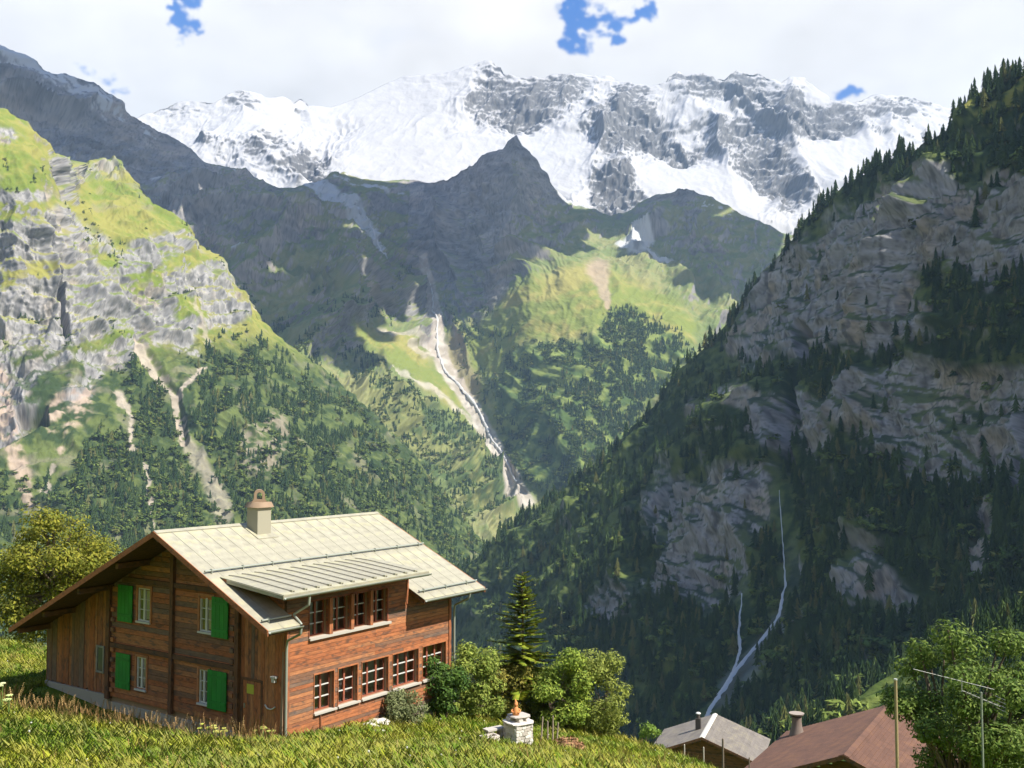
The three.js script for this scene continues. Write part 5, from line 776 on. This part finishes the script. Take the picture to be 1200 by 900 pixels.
// ---- meadow grass ----
{
  const r = rng(55), blades = (n, h, w, lean, seed) => { const q = rng(seed), pos = [], nor = [], col = []; for (let i = 0; i < n; i++) { const a = q() * 6.283, d = 0.17 * Math.sqrt(q()), x = Math.cos(a) * d, z = Math.sin(a) * d, H = h * (0.5 + 0.6 * q()), b = q() * 6.283, lx = Math.cos(b) * H * lean * q(), lz = Math.sin(b) * H * lean * q(), p = q() * 6.283, wx = Math.cos(p) * w, wz = Math.sin(p) * w, t = 0.75 + 0.5 * q(); pos.push(x - wx, 0, z - wz, x + wx, 0, z + wz, x + lx * 0.4 + wx * 0.6, H * 0.6, z + lz * 0.4 + wz * 0.6, x - wx, 0, z - wz, x + lx * 0.4 + wx * 0.6, H * 0.6, z + lz * 0.4 + wz * 0.6, x + lx, H, z + lz); for (let k = 0; k < 6; k++) { nor.push(0.25 * Math.cos(p + 1.57), 0.9, 0.25 * Math.sin(p + 1.57)); col.push(t, t, t); } } const g = new THREE.BufferGeometry(); g.setAttribute('position', new THREE.Float32BufferAttribute(pos, 3)); g.setAttribute('normal', new THREE.Float32BufferAttribute(nor, 3)); g.setAttribute('color', new THREE.Float32BufferAttribute(col, 3)); return g; };
  const grassMat = new THREE.MeshPhysicalMaterial({ color: 0xffffff, vertexColors: true, roughness: 0.95, specularIntensity: 0.12, transmission: 0.3, thickness: 0, side: THREE.DoubleSide });
  const c = new THREE.Color(), mt = new THREE.Matrix4(), q = new THREE.Quaternion(), e = new THREE.Euler(), hc = Math.cos(HOUSE_TURN), hs = Math.sin(HOUSE_TURN);
  const local = (x, z) => { const dx = x - HOUSE_AT[0], dz = z - HOUSE_AT[2]; return [dx * hc - dz * hs, dx * hs + dz * hc]; };   // house x, house z
  const free = (x, z) => { const [u, w] = local(x, z); return !(u > -0.05 && u < 9 && w < 0.05 && w > -14.3) && !(u <= -0.05 && u > -1.1 && w < -0.3 && w > -14); };
  const lay = (name, label, geo, n, zone, tone, scale) => { const list = []; for (let k = 0; k < n * 6 && list.length < n; k++) { const [x, z] = zone(); if (!free(x, z)) continue; const y = MEADOW(x, z); list.push([x, y, z]); } const im = new THREE.InstancedMesh(geo, grassMat, list.length); list.forEach(([x, y, z], i) => { e.set((r() - 0.5) * 0.3, r() * 6.283, (r() - 0.5) * 0.3); q.setFromEuler(e); const s = scale(x, z); mt.compose(new THREE.Vector3(x, y - 0.02, z), q, new THREE.Vector3(s, s * (0.7 + 0.6 * r()), s)); im.setMatrixAt(i, mt); c.setRGB(...tone(x, z)); im.setColorAt(i, c); }); im.castShadow = im.receiveShadow = true; im.name = numbered(name); scene.add(im); return describe(im, label, 'grass', null, 'stuff'); };
  const field = () => { const Z = lerp(17, 52, r() ** 0.8), px = lerp(-30, 880, r()); return [(px - 600) / FOC * Z, -Z]; };
  const hue = (x, z) => { const t = fbm(x / 3, 2, z / 3, 3) + 0.5 * fbm(x / 0.7, 7, z / 0.7, 2), m = smooth(-0.3, 0.35, t + (r() - 0.5) * 0.5); return mix3([0.11, 0.21, 0.01], [0.33, 0.35, 0.028], m); };
  lay('meadow_grass', 'long sunlit meadow grass covering the slope', blades(46, 0.12, 0.004, 1.0, 3), 60000, field, hue, () => 0.8 + 0.5 * r());
  lay('meadow_grass', 'taller tufts of meadow grass scattered over the slope', blades(12, 0.26, 0.004, 1.1, 4), 12000, field, (x, z) => mix3(hue(x, z), [0.34, 0.27, 0.09], r() * 0.6), () => 0.8 + 0.5 * r());
  // dry seed heads along the crest in front of the chalet
  const seedHead = (() => { const p = [], nn = [], cl = [], q2 = rng(8); for (let i = 0; i < 4; i++) { const a = q2() * 6.28, H = 0.34 + 0.3 * q2(), lx = Math.cos(a) * 0.2, lz = Math.sin(a) * 0.2; const tri = (a1, b1, c1, k) => { p.push(...a1, ...b1, ...c1); for (let m = 0; m < 3; m++) { nn.push(0, 0.8, 0.4); cl.push(...k); } }; tri([-0.005, 0, 0], [0.005, 0, 0], [lx * 0.7, H * 0.85, lz * 0.7], [0.8, 0.9, 0.5]); for (let b = 0; b < 5; b++) { const s = 0.72 + 0.07 * b, cx = lx * s, cz = lz * s, cy = H * s + 0.02; tri([cx - 0.011, cy, cz], [cx + 0.011, cy + 0.01, cz + 0.01], [cx + lx * 0.3 + (q2() - 0.5) * 0.03, cy + 0.05, cz + lz * 0.3], [1, 0.85, 0.7]); } } const g = new THREE.BufferGeometry(); g.setAttribute('position', new THREE.Float32BufferAttribute(p, 3)); g.setAttribute('normal', new THREE.Float32BufferAttribute(nn, 3)); g.setAttribute('color', new THREE.Float32BufferAttribute(cl, 3)); return g; })();
  const crest = () => { const t = r() ** 1.1, px = lerp(-10, 330, t), Z = 28.7 + (r() + r() - 1) * 1.6; return [(px - 600) / FOC * Z, -Z]; };
  lay('seed_grass', 'dry brown seed heads along the bank in front of the chalet', seedHead, 330, crest, () => mix3([0.3, 0.2, 0.1], [0.42, 0.34, 0.18], r()), () => 0.7 + 0.4 * r());
  lay('seed_grass', 'pinkish seed heads scattered in the meadow', seedHead, 800, field, () => mix3([0.36, 0.24, 0.12], [0.45, 0.4, 0.2], r()), () => 0.45 + 0.3 * r());
  const dot = (() => { const g = new THREE.IcosahedronGeometry(0.022, 1).translate(0, 0.2, 0); g.deleteAttribute('uv'); g.setAttribute('color', new THREE.Float32BufferAttribute(new Float32Array(g.attributes.position.count * 3).fill(1), 3)); return g; })();
  lay('meadow_flowers', 'small white and yellow flowers dotted through the meadow', dot, 420, field, () => r() < 0.6 ? [0.6, 0.6, 0.52] : [0.55, 0.42, 0.04], () => 0.7 + 0.5 * r());
}
// ---------- the two lower houses, the stone pillar, poles and posts ----------
function lowHouse(label, front, back, hwL, hwR, drop, wallH, roofMats, o = {}) { // ridge from front to back (Vector3); half widths and drop of the eaves
  const d = back.clone().sub(front), L = Math.hypot(d.x, d.z), turn = Math.atan2(d.x, d.z) + Math.PI;   // own axes: -z runs along the ridge away from the front
  const t = thing('village_house', label, 'house', [front.x, front.y - drop - wallH, front.z], turn), R = drop + wallH, ov = 0.55, roof = partGroup('roof', t), r = rng(L * 100 | 0);
  const slabZ = (z0, z1, xa, ya, xb, yb, th) => { const s = new THREE.Shape(); s.moveTo(xa, ya); s.lineTo(xb, yb); s.lineTo(xb, yb - th); s.lineTo(xa, ya - th); s.closePath(); const g = new THREE.ExtrudeGeometry(s, { depth: z1 - z0, bevelEnabled: false }); g.translate(0, 0, z0); return g; };
  // roof in courses of sheets
  for (const sd of [-1, 1]) {
    const hw = sd < 0 ? hwL : hwR, n = o.courses || 9; mesh('roof_deck', slabZ(-L, 0, sd * 0.002, R - 0.05, sd * hw, wallH - 0.05, 0.14), darkWood[1], roof);
    for (let k = 0; k < n; k++) { const a = k / n, b = (k + 1) / n; mesh('roof_course', slabZ(-L - 0.03, 0.03 , sd * lerp(0, hw + 0.06, a), lerp(R, wallH - 0.02, a) + 0.0, sd * lerp(0, hw + 0.06, b), lerp(R, wallH - 0.02, b) + 0.022, 0.03), roofMats[Math.floor(r() * roofMats.length)], roof); }
  }
  mesh('ridge_cap', merge([slabZ(-L - 0.04, 0.04, 0, R + 0.05, hwR * 0.045, R + 0.05 - drop * 0.045, 0.03), slabZ(-L - 0.04, 0.04, 0, R + 0.05, -hwL * 0.045, R + 0.05 - drop * 0.045, 0.03)]), o.ridge || roofMats[0], roof);
  for (const sd of [-1, 1]) { const hw = sd < 0 ? hwL : hwR; mesh('barge_board', slabZ(0.035, 0.07, 0, R + 0.02, sd * hw, wallH + 0.01, 0.2), darkWood[2], roof); }
  // walls of boards on the front, plain boards elsewhere
  const wl = hwL - ov, wr = hwR - ov, yTop = x => R - drop * Math.abs(x) / (x < 0 ? hwL : hwR) - 0.2, wall = partGroup('front_wall', t);
  for (let y = 0; y < R - 0.3; y += 0.22) { let x0 = -wl, x1 = wr; if (y + 0.2 > yTop(-wl)) x0 = -hwL * (R - 0.2 - y - 0.2) / drop; if (y + 0.2 > yTop(wr)) x1 = hwR * (R - 0.2 - y - 0.2) / drop; if (x1 - x0 > 0.3) mesh('board', box(x0, x1, y, y + 0.21, -ov - 0.1, -ov + r() * 0.02), darkWood[Math.floor(r() * 3)], wall); }
  mesh('side_wall', box(-wl, -wl + 0.12, -3, yTop(-wl), -L + ov, -ov - 0.11), oldWood[0], t); mesh('side_wall', box(wr - 0.12, wr, -3, yTop(wr), -L + ov, -ov - 0.11), oldWood[0], t); mesh('foundation', box(-wl + 0.01, wr - 0.01, -4, -0.01, -L + ov + 0.01, -ov - 0.12), concrete, t);
  return [t, R, L];
}
const greyRoof = [[0.2, 0.176, 0.15], [0.21, 0.185, 0.16], [0.188, 0.166, 0.144]].map(c => M(...c, 0.9, { map: tarnish, bumpMap: rockGrain, bumpScale: 0.01 })), brownRoof = [[0.142, 0.067, 0.041], [0.137, 0.064, 0.039], [0.147, 0.07, 0.043]].map(c => M(...c, 0.85, { map: tarnish, bumpMap: rockGrain, bumpScale: 0.01 }));
{
  const [h1, R1] = lowHouse('small wooden house with a weathered grey roof below the meadow', at(822.5, 864, 77), at(838, 837, 83.5), 4.1, 4.3, 1.6, 2.6, greyRoof, { ridge: M(0.6, 0.57, 0.5, 0.5), courses: 18 });
  const c = partGroup('chimney', h1), soot = M(0.06, 0.05, 0.045, 0.9); mesh('chimney_body', box(-0.95, -0.55, R1 - 0.9, R1 + 0.55, -3.3, -2.9), soot, c); mesh('chimney_pot', new THREE.CylinderGeometry(0.13, 0.16, 0.35, 12).translate(-0.75, R1 + 0.72, -3.1), soot, c); mesh('chimney_lid', new THREE.SphereGeometry(0.2, 12, 6, 0, 6.283, 0, 1.57).scale(1, 0.6, 1).translate(-0.75, R1 + 0.9, -3.1), M(0.6, 0.58, 0.54, 0.4), c);
  mesh('white_box', box(1.1, 1.7, 0.3, 1.2, -0.53, -0.5), M(0.45, 0.45, 0.4, 0.8), h1).name = 'front_window';
  const [h2, R2] = lowHouse('larger wooden house with a brown sheet roof and flared chimney', at(989, 885, 45.7), at(1040, 827, 54.2), 5.3, 5.3, 2.12, 3.6, brownRoof, { courses: 30 });
  // flared round chimney on the left slope
  const pr = [[0.46, -0.9], [0.44, -0.4], [0.36, -0.1], [0.28, 0.2], [0.25, 0.5], [0.27, 0.72]].map(p => new THREE.Vector2(...p)), ch = partGroup('chimney', h2), conc = M(0.17, 0.13, 0.105, 0.9);
  const cx = -4.35, cz = -8.3, cy = R2 - 2.12 * 4.35 / 5.3 + 0.2; mesh('chimney_body', new THREE.LatheGeometry(pr, 20).translate(cx, cy, cz), conc, ch); mesh('chimney_lid', new THREE.CylinderGeometry(0.4, 0.36, 0.09, 20).translate(cx, cy + 0.86, cz), M(0.28, 0.23, 0.19, 0.8), ch); mesh('chimney_vent', new THREE.CylinderGeometry(0.2, 0.2, 0.1, 14).translate(cx, cy + 0.765, cz), M(0.03, 0.03, 0.03, 0.9), ch);
}
// stone pillar with a cap, an open hollow and a carved figure on top
{
  const p = onMeadow(607, 38); p[1] -= 0.15; const t = thing('stone_pillar', 'pale rubble stone pillar with flat cap slabs beside the bushes', 'pillar', p, 0.62), r = rng(4), SC = t.scale.setScalar(0.78), stones = [[0.5, 0.46, 0.41], [0.58, 0.55, 0.5], [0.4, 0.36, 0.31], [0.62, 0.58, 0.52]].map(c => M(...c, 0.95, { bumpMap: rockGrain, bumpScale: 0.02 }));
  mesh('core', box(-0.44, 0.44, 0, 1.22, -0.44, 0.44), M(0.2, 0.18, 0.15, 1), t);
  const stoneGeo = (w, h, d) => { const g = new THREE.IcosahedronGeometry(1, 1), q = g.attributes.position; for (let i = 0; i < q.count; i++) { const s = v => Math.sign(v) * Math.pow(Math.abs(v), 0.45); const n = 1 + 0.12 * n3(q.getX(i) * 3 + w * 9, q.getY(i) * 3, q.getZ(i) * 3 + h * 7); q.setXYZ(i, s(q.getX(i)) * w * 0.56 * n, s(q.getY(i)) * h * 0.56 * n, s(q.getZ(i)) * d * 0.56 * n); } g.computeVertexNormals(); return g; };
  for (let side = 0; side < 4; side++) for (let y = 0; y < 1.2;) { const h = 0.12 + 0.08 * r(); for (let x = -0.48; x < 0.44;) { const w = Math.min(0.48 - x, 0.16 + 0.22 * r()); const m = mesh('stone', stoneGeo(w, h, 0.14), stones[Math.floor(r() * 4)], t), a = side * Math.PI / 2, c = x + w / 2, o = 0.44 + 0.03 * r(); m.position.set(Math.cos(a) * c + Math.sin(a) * o, y + h / 2, -Math.sin(a) * c + Math.cos(a) * o); m.rotation.y = a; x += w + 0.01; } y += h; }
  for (const [x, y, z, w, d, h] of [[0, 1.27, 0, 1.15, 1.1, 0.1], [-0.1, 1.4, 0.25, 0.25, 0.3, 0.18], [0.28, 1.4, 0.05, 0.22, 0.7, 0.18], [-0.25, 1.4, -0.25, 0.35, 0.3, 0.18], [0.05, 1.54, 0, 0.85, 0.8, 0.1]]) mesh('cap_stone', stoneGeo(w, h, d).translate(x, y, z), stones[(w * 17 | 0) % 4], t);
  const f = thing('garden_figure', 'small orange clay figure on top of the stone pillar', 'figure', [p[0] - 0.08, p[1] + 1.25, p[2] + 0.06]), clay = M(0.55, 0.22, 0.07, 0.8);
  mesh('body', new THREE.LatheGeometry([[0.01, -0.04], [0.12, -0.02], [0.14, 0.08], [0.11, 0.2], [0.07, 0.28], [0.05, 0.31]].map(q => new THREE.Vector2(...q)), 14), clay, f); mesh('head', new THREE.SphereGeometry(0.075, 14, 10).scale(1, 1.1, 1).translate(0, 0.37, 0.01), clay, f); mesh('pointed_hat', new THREE.ConeGeometry(0.075, 0.2, 12).rotateZ(0.15).translate(-0.01, 0.5, 0), clay, f);
  for (const s of [-1, 1]) mesh('arm', limb0([[0.1 * s, 0.22, 0], [0.16 * s, 0.14, 0.05], [0.08 * s, 0.1, 0.12]], 0.035, 0.025), clay, f);
  // low bench slab and basin beside the pillar
  const b = onMeadow(580, 38.2), bt = thing('stone_bench', 'low grey stone bench joined to the rubble pillar', 'bench', b, 0.62); bt.scale.setScalar(0.75); mesh('seat', box(-0.55, 0.5, 0.5, 0.58, -0.25, 0.25), M(0.4, 0.37, 0.33, 0.9), bt); mesh('leg', box(-0.5, -0.3, -0.2, 0.498, -0.2, 0.2), stones[2], bt); mesh('leg', box(0.25, 0.45, -0.2, 0.498, -0.2, 0.2), stones[0], bt);
  const k = onMeadow(574, 37.6), kt = thing('stone_trough', 'pale stone trough standing in the grass before the bench', 'trough', k, 0.62); kt.scale.setScalar(0.7); mesh('basin', merge([box(-0.45, 0.45, -0.15, 0.1, -0.3, 0.3), box(-0.45, -0.37, 0.1, 0.32, -0.3, 0.3), box(0.37, 0.45, 0.1, 0.32, -0.3, 0.3), box(-0.37, 0.37, 0.1, 0.32, 0.22, 0.3), box(-0.37, 0.37, 0.1, 0.32, -0.3, -0.22)]), M(0.52, 0.46, 0.4, 0.95, { bumpMap: rockGrain, bumpScale: 0.01 }), kt);
}
function limb0(pts, r0, r1) { return new THREE.TubeGeometry(new THREE.CatmullRomCurve3(pts.map(p => new THREE.Vector3(...p))), 8, (r0 + r1) / 2, 7); }
// weathered stakes beside the pillar
[[634, 39, 0.95, 'thin leaning stake close to the stone pillar'], [641, 39.4, 0.75, 'short grey stake between two taller ones'], [647, 39.2, 1.0, 'tallest grey stake before the bright bush'], [652, 39.6, 0.7, 'stub of a stake beside the rust brown heap']].forEach(([px, Z, h, label], i) => { const p = onMeadow(px, Z), t = thing('wooden_stake', label, 'stake', p, i, 'stakes beside the pillar'); mesh('shaft', new THREE.CylinderGeometry(0.022, 0.045, h + 0.4, 7).rotateZ(0.05 * (i - 1.5)).translate(0, h / 2 - 0.2, 0), M(0.3, 0.24, 0.18, 0.95), t); mesh('pointed_top', new THREE.ConeGeometry(0.022, 0.06, 7).translate(-0.05 * (i - 1.5) * (h / 2 + 0.2), h + 0.02, 0), M(0.34, 0.28, 0.21, 0.95), t); });
// a heap of old leaves
{ const p = onMeadow(664, 38.5), t = thing('leaf_heap', 'rust brown heap of dry leaves at the meadow edge', 'leaf heap', p); mesh('leaves', leaves(91, [[0, 0.15, 0, 0.55, 0.28], [0.3, 0.08, 0.1, 0.4, 0.2]], 900, 0.1, [0.22, 0.1, 0.05], [0.34, 0.2, 0.09]), M(1, 1, 1, 1, { vertexColors: true, side: THREE.DoubleSide }), t); }
// fence posts along the drop in front of the grey roofed house
[[774, 872, 884, 49, 'first'], [802, 873, 893, 48, ''], [824.5, 876, 897, 47.5, ''], [847, 866, 903, 47, 'tall'], [878, 888, 905, 46, '']].forEach(([px, y0, y1, Z, k], i) => {
  const top = at(px, y0, Z), bot = Math.min(MEADOW(top.x, top.z), top.y - 0.7), t = thing('fence_post', ['thin dark fence post at the left eave of the grey roof', 'pale fence post in front of the gable of the grey roofed house', 'pale fence post under the ridge end of the grey roof', 'tall dark fence post before the right slope of the grey roof', 'thin fence post where the grey and the brown roof meet'][i], 'fence post', [top.x, bot, top.z]);
  const h = top.y - bot, m = M(...(i === 1 || i === 2 ? [0.42, 0.38, 0.32] : [0.14, 0.11, 0.08]), 0.95), w = i === 3 ? 0.055 : 0.035; mesh('shaft', new THREE.CylinderGeometry(w * 0.85, w, h + 0.3, 8).translate(0, h / 2 - 0.15, 0), m, t); mesh('top', new THREE.ConeGeometry(w * 0.85, 0.05, 8).translate(0, h + 0.025, 0), m, t);
});
// pole and aerial mast beside the right-hand tree
{
  const top = at(1049.5, 797, 33), y0 = MEADOW(top.x, top.z), h = top.y - y0, t = thing('wooden_pole', 'weathered wooden pole standing before the brown roof', 'pole', [top.x, y0, top.z]); mesh('shaft', new THREE.CylinderGeometry(0.048, 0.06, h + 0.5, 12).translate(0, h / 2 - 0.25, 0), M(0.3, 0.23, 0.12, 0.9, { bumpMap: wood1, bumpScale: 0.01 }), t); mesh('cap', new THREE.CylinderGeometry(0.055, 0.055, 0.04, 12).translate(0, h + 0.022, 0), M(0.6, 0.6, 0.58, 0.4, { metalness: 0.4 }), t);
  const a = at(1150, 815, 32), ya = MEADOW(a.x, a.z), H = a.y - ya, m = thing('aerial_mast', 'metal television aerial with two booms on a thin mast', 'aerial', [a.x, ya, a.z]), al = M(0.3, 0.3, 0.28, 0.5, { metalness: 0.3 });
  const rod = (p, q, rad) => { const A = new THREE.Vector3(...p), B = new THREE.Vector3(...q), g = new THREE.CylinderGeometry(rad, rad, A.distanceTo(B), 7); g.applyQuaternion(new THREE.Quaternion().setFromUnitVectors(new THREE.Vector3(0, 1, 0), B.clone().sub(A).normalize())); g.translate((A.x + B.x) / 2, (A.y + B.y) / 2, (A.z + B.z) / 2); return g; };
  const L = (px, py) => { const q = at(px, py, 32); return [q.x - a.x, q.y - ya, q.z - a.z]; };
  mesh('mast', rod([0, -0.4, 0], [0, H + 0.1, 0], 0.03), M(0.22, 0.25, 0.2, 0.6), m);
  const up0 = L(1070, 784), up1 = L(1165, 808), lo0 = L(1127, 809), lo1 = L(1172, 828); mesh('boom', rod(up0, up1, 0.009), al, m); mesh('boom', rod(lo0, lo1, 0.011), al, m); mesh('bracket', merge([rod(L(1127, 795), L(1127, 811), 0.014), rod(L(1150, 812), L(1150, 820), 0.03)]), al, m);
  for (let k = 0; k < 9; k++) { const s = 0.28 + 0.08 * k, c = up0.map((v, i) => lerp(v, up1[i], s)), w = 0.08 + 0.16 * s; mesh('element', rod([c[0], c[1] - 0.02, c[2] - w], [c[0], c[1] + 0.02, c[2] + w], 0.006), al, m); }
  for (let k = 0; k < 7; k++) { const s = 0.1 + 0.14 * k, c = lo0.map((v, i) => lerp(v, lo1[i], s)); mesh('element', rod([c[0] - 0.04, c[1] - 0.05, c[2] - 0.28], [c[0] + 0.04, c[1] + 0.05, c[2] + 0.28], 0.006), al, m); }
  mesh('reflector', merge([0, 1, 2, 3].map(k => { const c = lo1, z = 0.25; return rod([c[0] - 0.02, c[1] - 0.1 + 0.12 * k, c[2] - z], [c[0] + 0.05, c[1] - 0.1 + 0.12 * k, c[2] + z], 0.006); })), al, m).userData.kind = 'stuff';
}
// flowering umbels in the meadow
function umbel(label, px, Z, h, cA, n, seed, spread = 0.12) {
  const p = onMeadow(px, Z), t = thing('umbel_flower', label, 'flower', p, seed), r = rng(seed), st = M(0.12, 0.2, 0.04, 0.9), fl = M(...cA, 0.9), stems = [], rays = [];
  for (let k = 0; k < n; k++) { const a = k / n * 6.28 + r(), x = Math.cos(a) * spread * (k ? 1 : 0), z = Math.sin(a) * spread * (k ? 1 : 0), H = h * (k ? 0.75 + 0.25 * r() : 1); stems.push(limb0([[0, -0.1, 0], [x * 0.4, H * 0.5, z * 0.4], [x, H, z]], 0.012, 0.006)); const dots = [], R = 0.07 + 0.05 * r(); for (let q = 0; q < 26; q++) { const b = q * 2.4, d = R * Math.sqrt((q + 0.5) / 26); dots.push(new THREE.IcosahedronGeometry(0.016, 0).translate(x + Math.cos(b) * d, H + 0.03 - d * d * 2, z + Math.sin(b) * d)); if (q % 3 === 0) rays.push(limb0([[x, H - 0.06, z], [x + Math.cos(b) * d * 0.6, H - 0.01, z + Math.sin(b) * d * 0.6], [x + Math.cos(b) * d, H + 0.025 - d * d * 2, z + Math.sin(b) * d]], 0.004, 0.003)); } mesh('flower_head', merge(dots), fl, t); }
  mesh('stem', merge([...stems, ...rays]), st, t);
}
umbel('tall cream umbel flower beside the chalet shadow', 12, 27.4, 0.85, [0.55, 0.55, 0.3], 3, 1, 0.2); umbel('lower cream umbel flower leaning in the bank grass', 20, 27.2, 0.6, [0.45, 0.52, 0.2], 2, 2, 0.15); umbel('yellow green umbel flower in front of the chalet door', 243, 29.6, 0.5, [0.35, 0.38, 0.06], 3, 3, 0.18); umbel('pale umbel flower in front of the lower shutter', 256, 29.8, 0.5, [0.42, 0.42, 0.1], 3, 4, 0.18); umbel('yellow green umbel beside the chalet downpipe', 314, 31.2, 0.55, [0.3, 0.32, 0.06], 5, 5, 0.25); umbel('round yellow umbel between the door and the lower shutter', 268, 30, 0.45, [0.38, 0.38, 0.07], 3, 6, 0.16);
// stones in the grass before the wall
[[448, 37.2, 0.28, 'flat pale stone in the grass before the shrub'], [437, 36.6, 0.2, 'small pale stone beside the foundation'], [446, 35.5, 0.17, 'smallest white stone out in the grass']].forEach(([px, Z, s, label], i) => { const p = onMeadow(px, Z), g = new THREE.IcosahedronGeometry(s, 2), q = g.attributes.position; for (let k = 0; k < q.count; k++) { const n = 1 + 0.5 * n3(q.getX(k) * 5 + i, q.getY(k) * 5, q.getZ(k) * 5); q.setXYZ(k, q.getX(k) * n * 1.5, q.getY(k) * n * 0.5, q.getZ(k) * n); } g.computeVertexNormals(); const m = mesh('field_stone', g, M(0.55, 0.52, 0.46, 0.95), null); m.position.set(p[0], p[1] + s * 0.35, p[2]); describe(m, label, 'stone', 'stones in the grass'); });

// ---------- running water ----------
const waterMat = new THREE.MeshPhysicalMaterial({ color: new THREE.Color().setRGB(0.44, 0.43, 0.41), roughness: 0.55 });
function stream(S, name, label, line, lift, seed) { // a ribbon with a rounded back that lies on the rock
  const pos = [], idx = [], r = rng(seed), P3 = [], fine = []; for (let i = 1; i < line.length; i++) for (let k = 0; k < 8; k++) fine.push(line[i - 1].map((v, d) => lerp(v, line[i][d], k / 8)));
  fine.forEach(([px, py, w], i) => { const s = S.spot(px + nz(px * 3, py * 3, 30, seed), py); P3.push([new THREE.Vector3(s[0], s[1], s[2]), w * (0.6 + 0.8 * r()), new THREE.Vector3(s[3], s[4], s[5])]); });
  for (let k = 0; k < 4; k++) for (let i = 1; i < P3.length - 1; i++) P3[i][0].lerp(P3[i - 1][0].clone().add(P3[i + 1][0]).multiplyScalar(0.5), 0.5);
  P3.forEach(([p, w, n], i) => { const a = P3[Math.max(0, i - 1)][0], b = P3[Math.min(P3.length - 1, i + 1)][0], d = b.clone().sub(a), sight = p.clone().sub(camera.position).normalize(), side = d.clone().cross(n).normalize(), out = n.clone().multiplyScalar(lift); for (let k = -2; k <= 2; k++) { const q = p.clone().addScaledVector(side, k / 2 * w).add(out).addScaledVector(n, (1 - k * k / 4) * w * 0.5 - Math.abs(k) * 0.1 * w); pos.push(q.x, q.y, q.z); } if (i) for (let k = 0; k < 4; k++) { const o = (i - 1) * 5 + k; idx.push(o, o + 5, o + 1, o + 1, o + 5, o + 6); } });
  const g = new THREE.BufferGeometry(); g.setAttribute('position', new THREE.Float32BufferAttribute(pos, 3)); g.setIndex(idx); g.computeVertexNormals(); return describe(mesh(name, g, waterMat), label, null, null, 'structure');
}
stream(RIGHT, 'waterfall', 'right-hand waterfall dropping through the gorge of the dark cliff', [[914, 575, 0.4], [917, 620, 0.7], [920, 660, 0.6], [923, 705, 1.3], [918, 730, 2.2], [900, 755, 2.4], [880, 780, 2.2], [862, 805, 2.4], [848, 825, 2.6], [838, 840, 2.4], [832, 855, 2.4]], 7, 3);
stream(RIGHT, 'waterfall', 'left-hand thin waterfall that joins the other below the dark cliff', [[874, 700, 0.7], [872, 725, 0.9], [870, 750, 1.2], [872, 772, 1.6], [866, 795, 1.6], [856, 812, 1.6], [846, 826, 1.6]], 7, 4);
stream(VALLEY, 'mountain_torrent', 'white torrent running down its gravel bed to the gorge', [[500, 312, 1.5], [504, 332, 2.5], [508, 352, 3.5], [506, 366, 3], [508, 382, 4.5], [512, 398, 4], [516, 415, 5], [521, 432, 4.5], [532, 448, 6], [545, 462, 5], [556, 474, 6], [563, 484, 4], [570, 500, 5], [577, 515, 4], [588, 532, 5], [598, 550, 4], [610, 572, 4]], 5, 5);
stream(VALLEY, 'mountain_torrent', 'thin glacier stream dropping from the ice tongue', [[432, 248, 3], [440, 262, 4], [447, 275, 5], [453, 288, 4], [458, 300, 3]], 6, 6);
renderer.render(scene, camera);
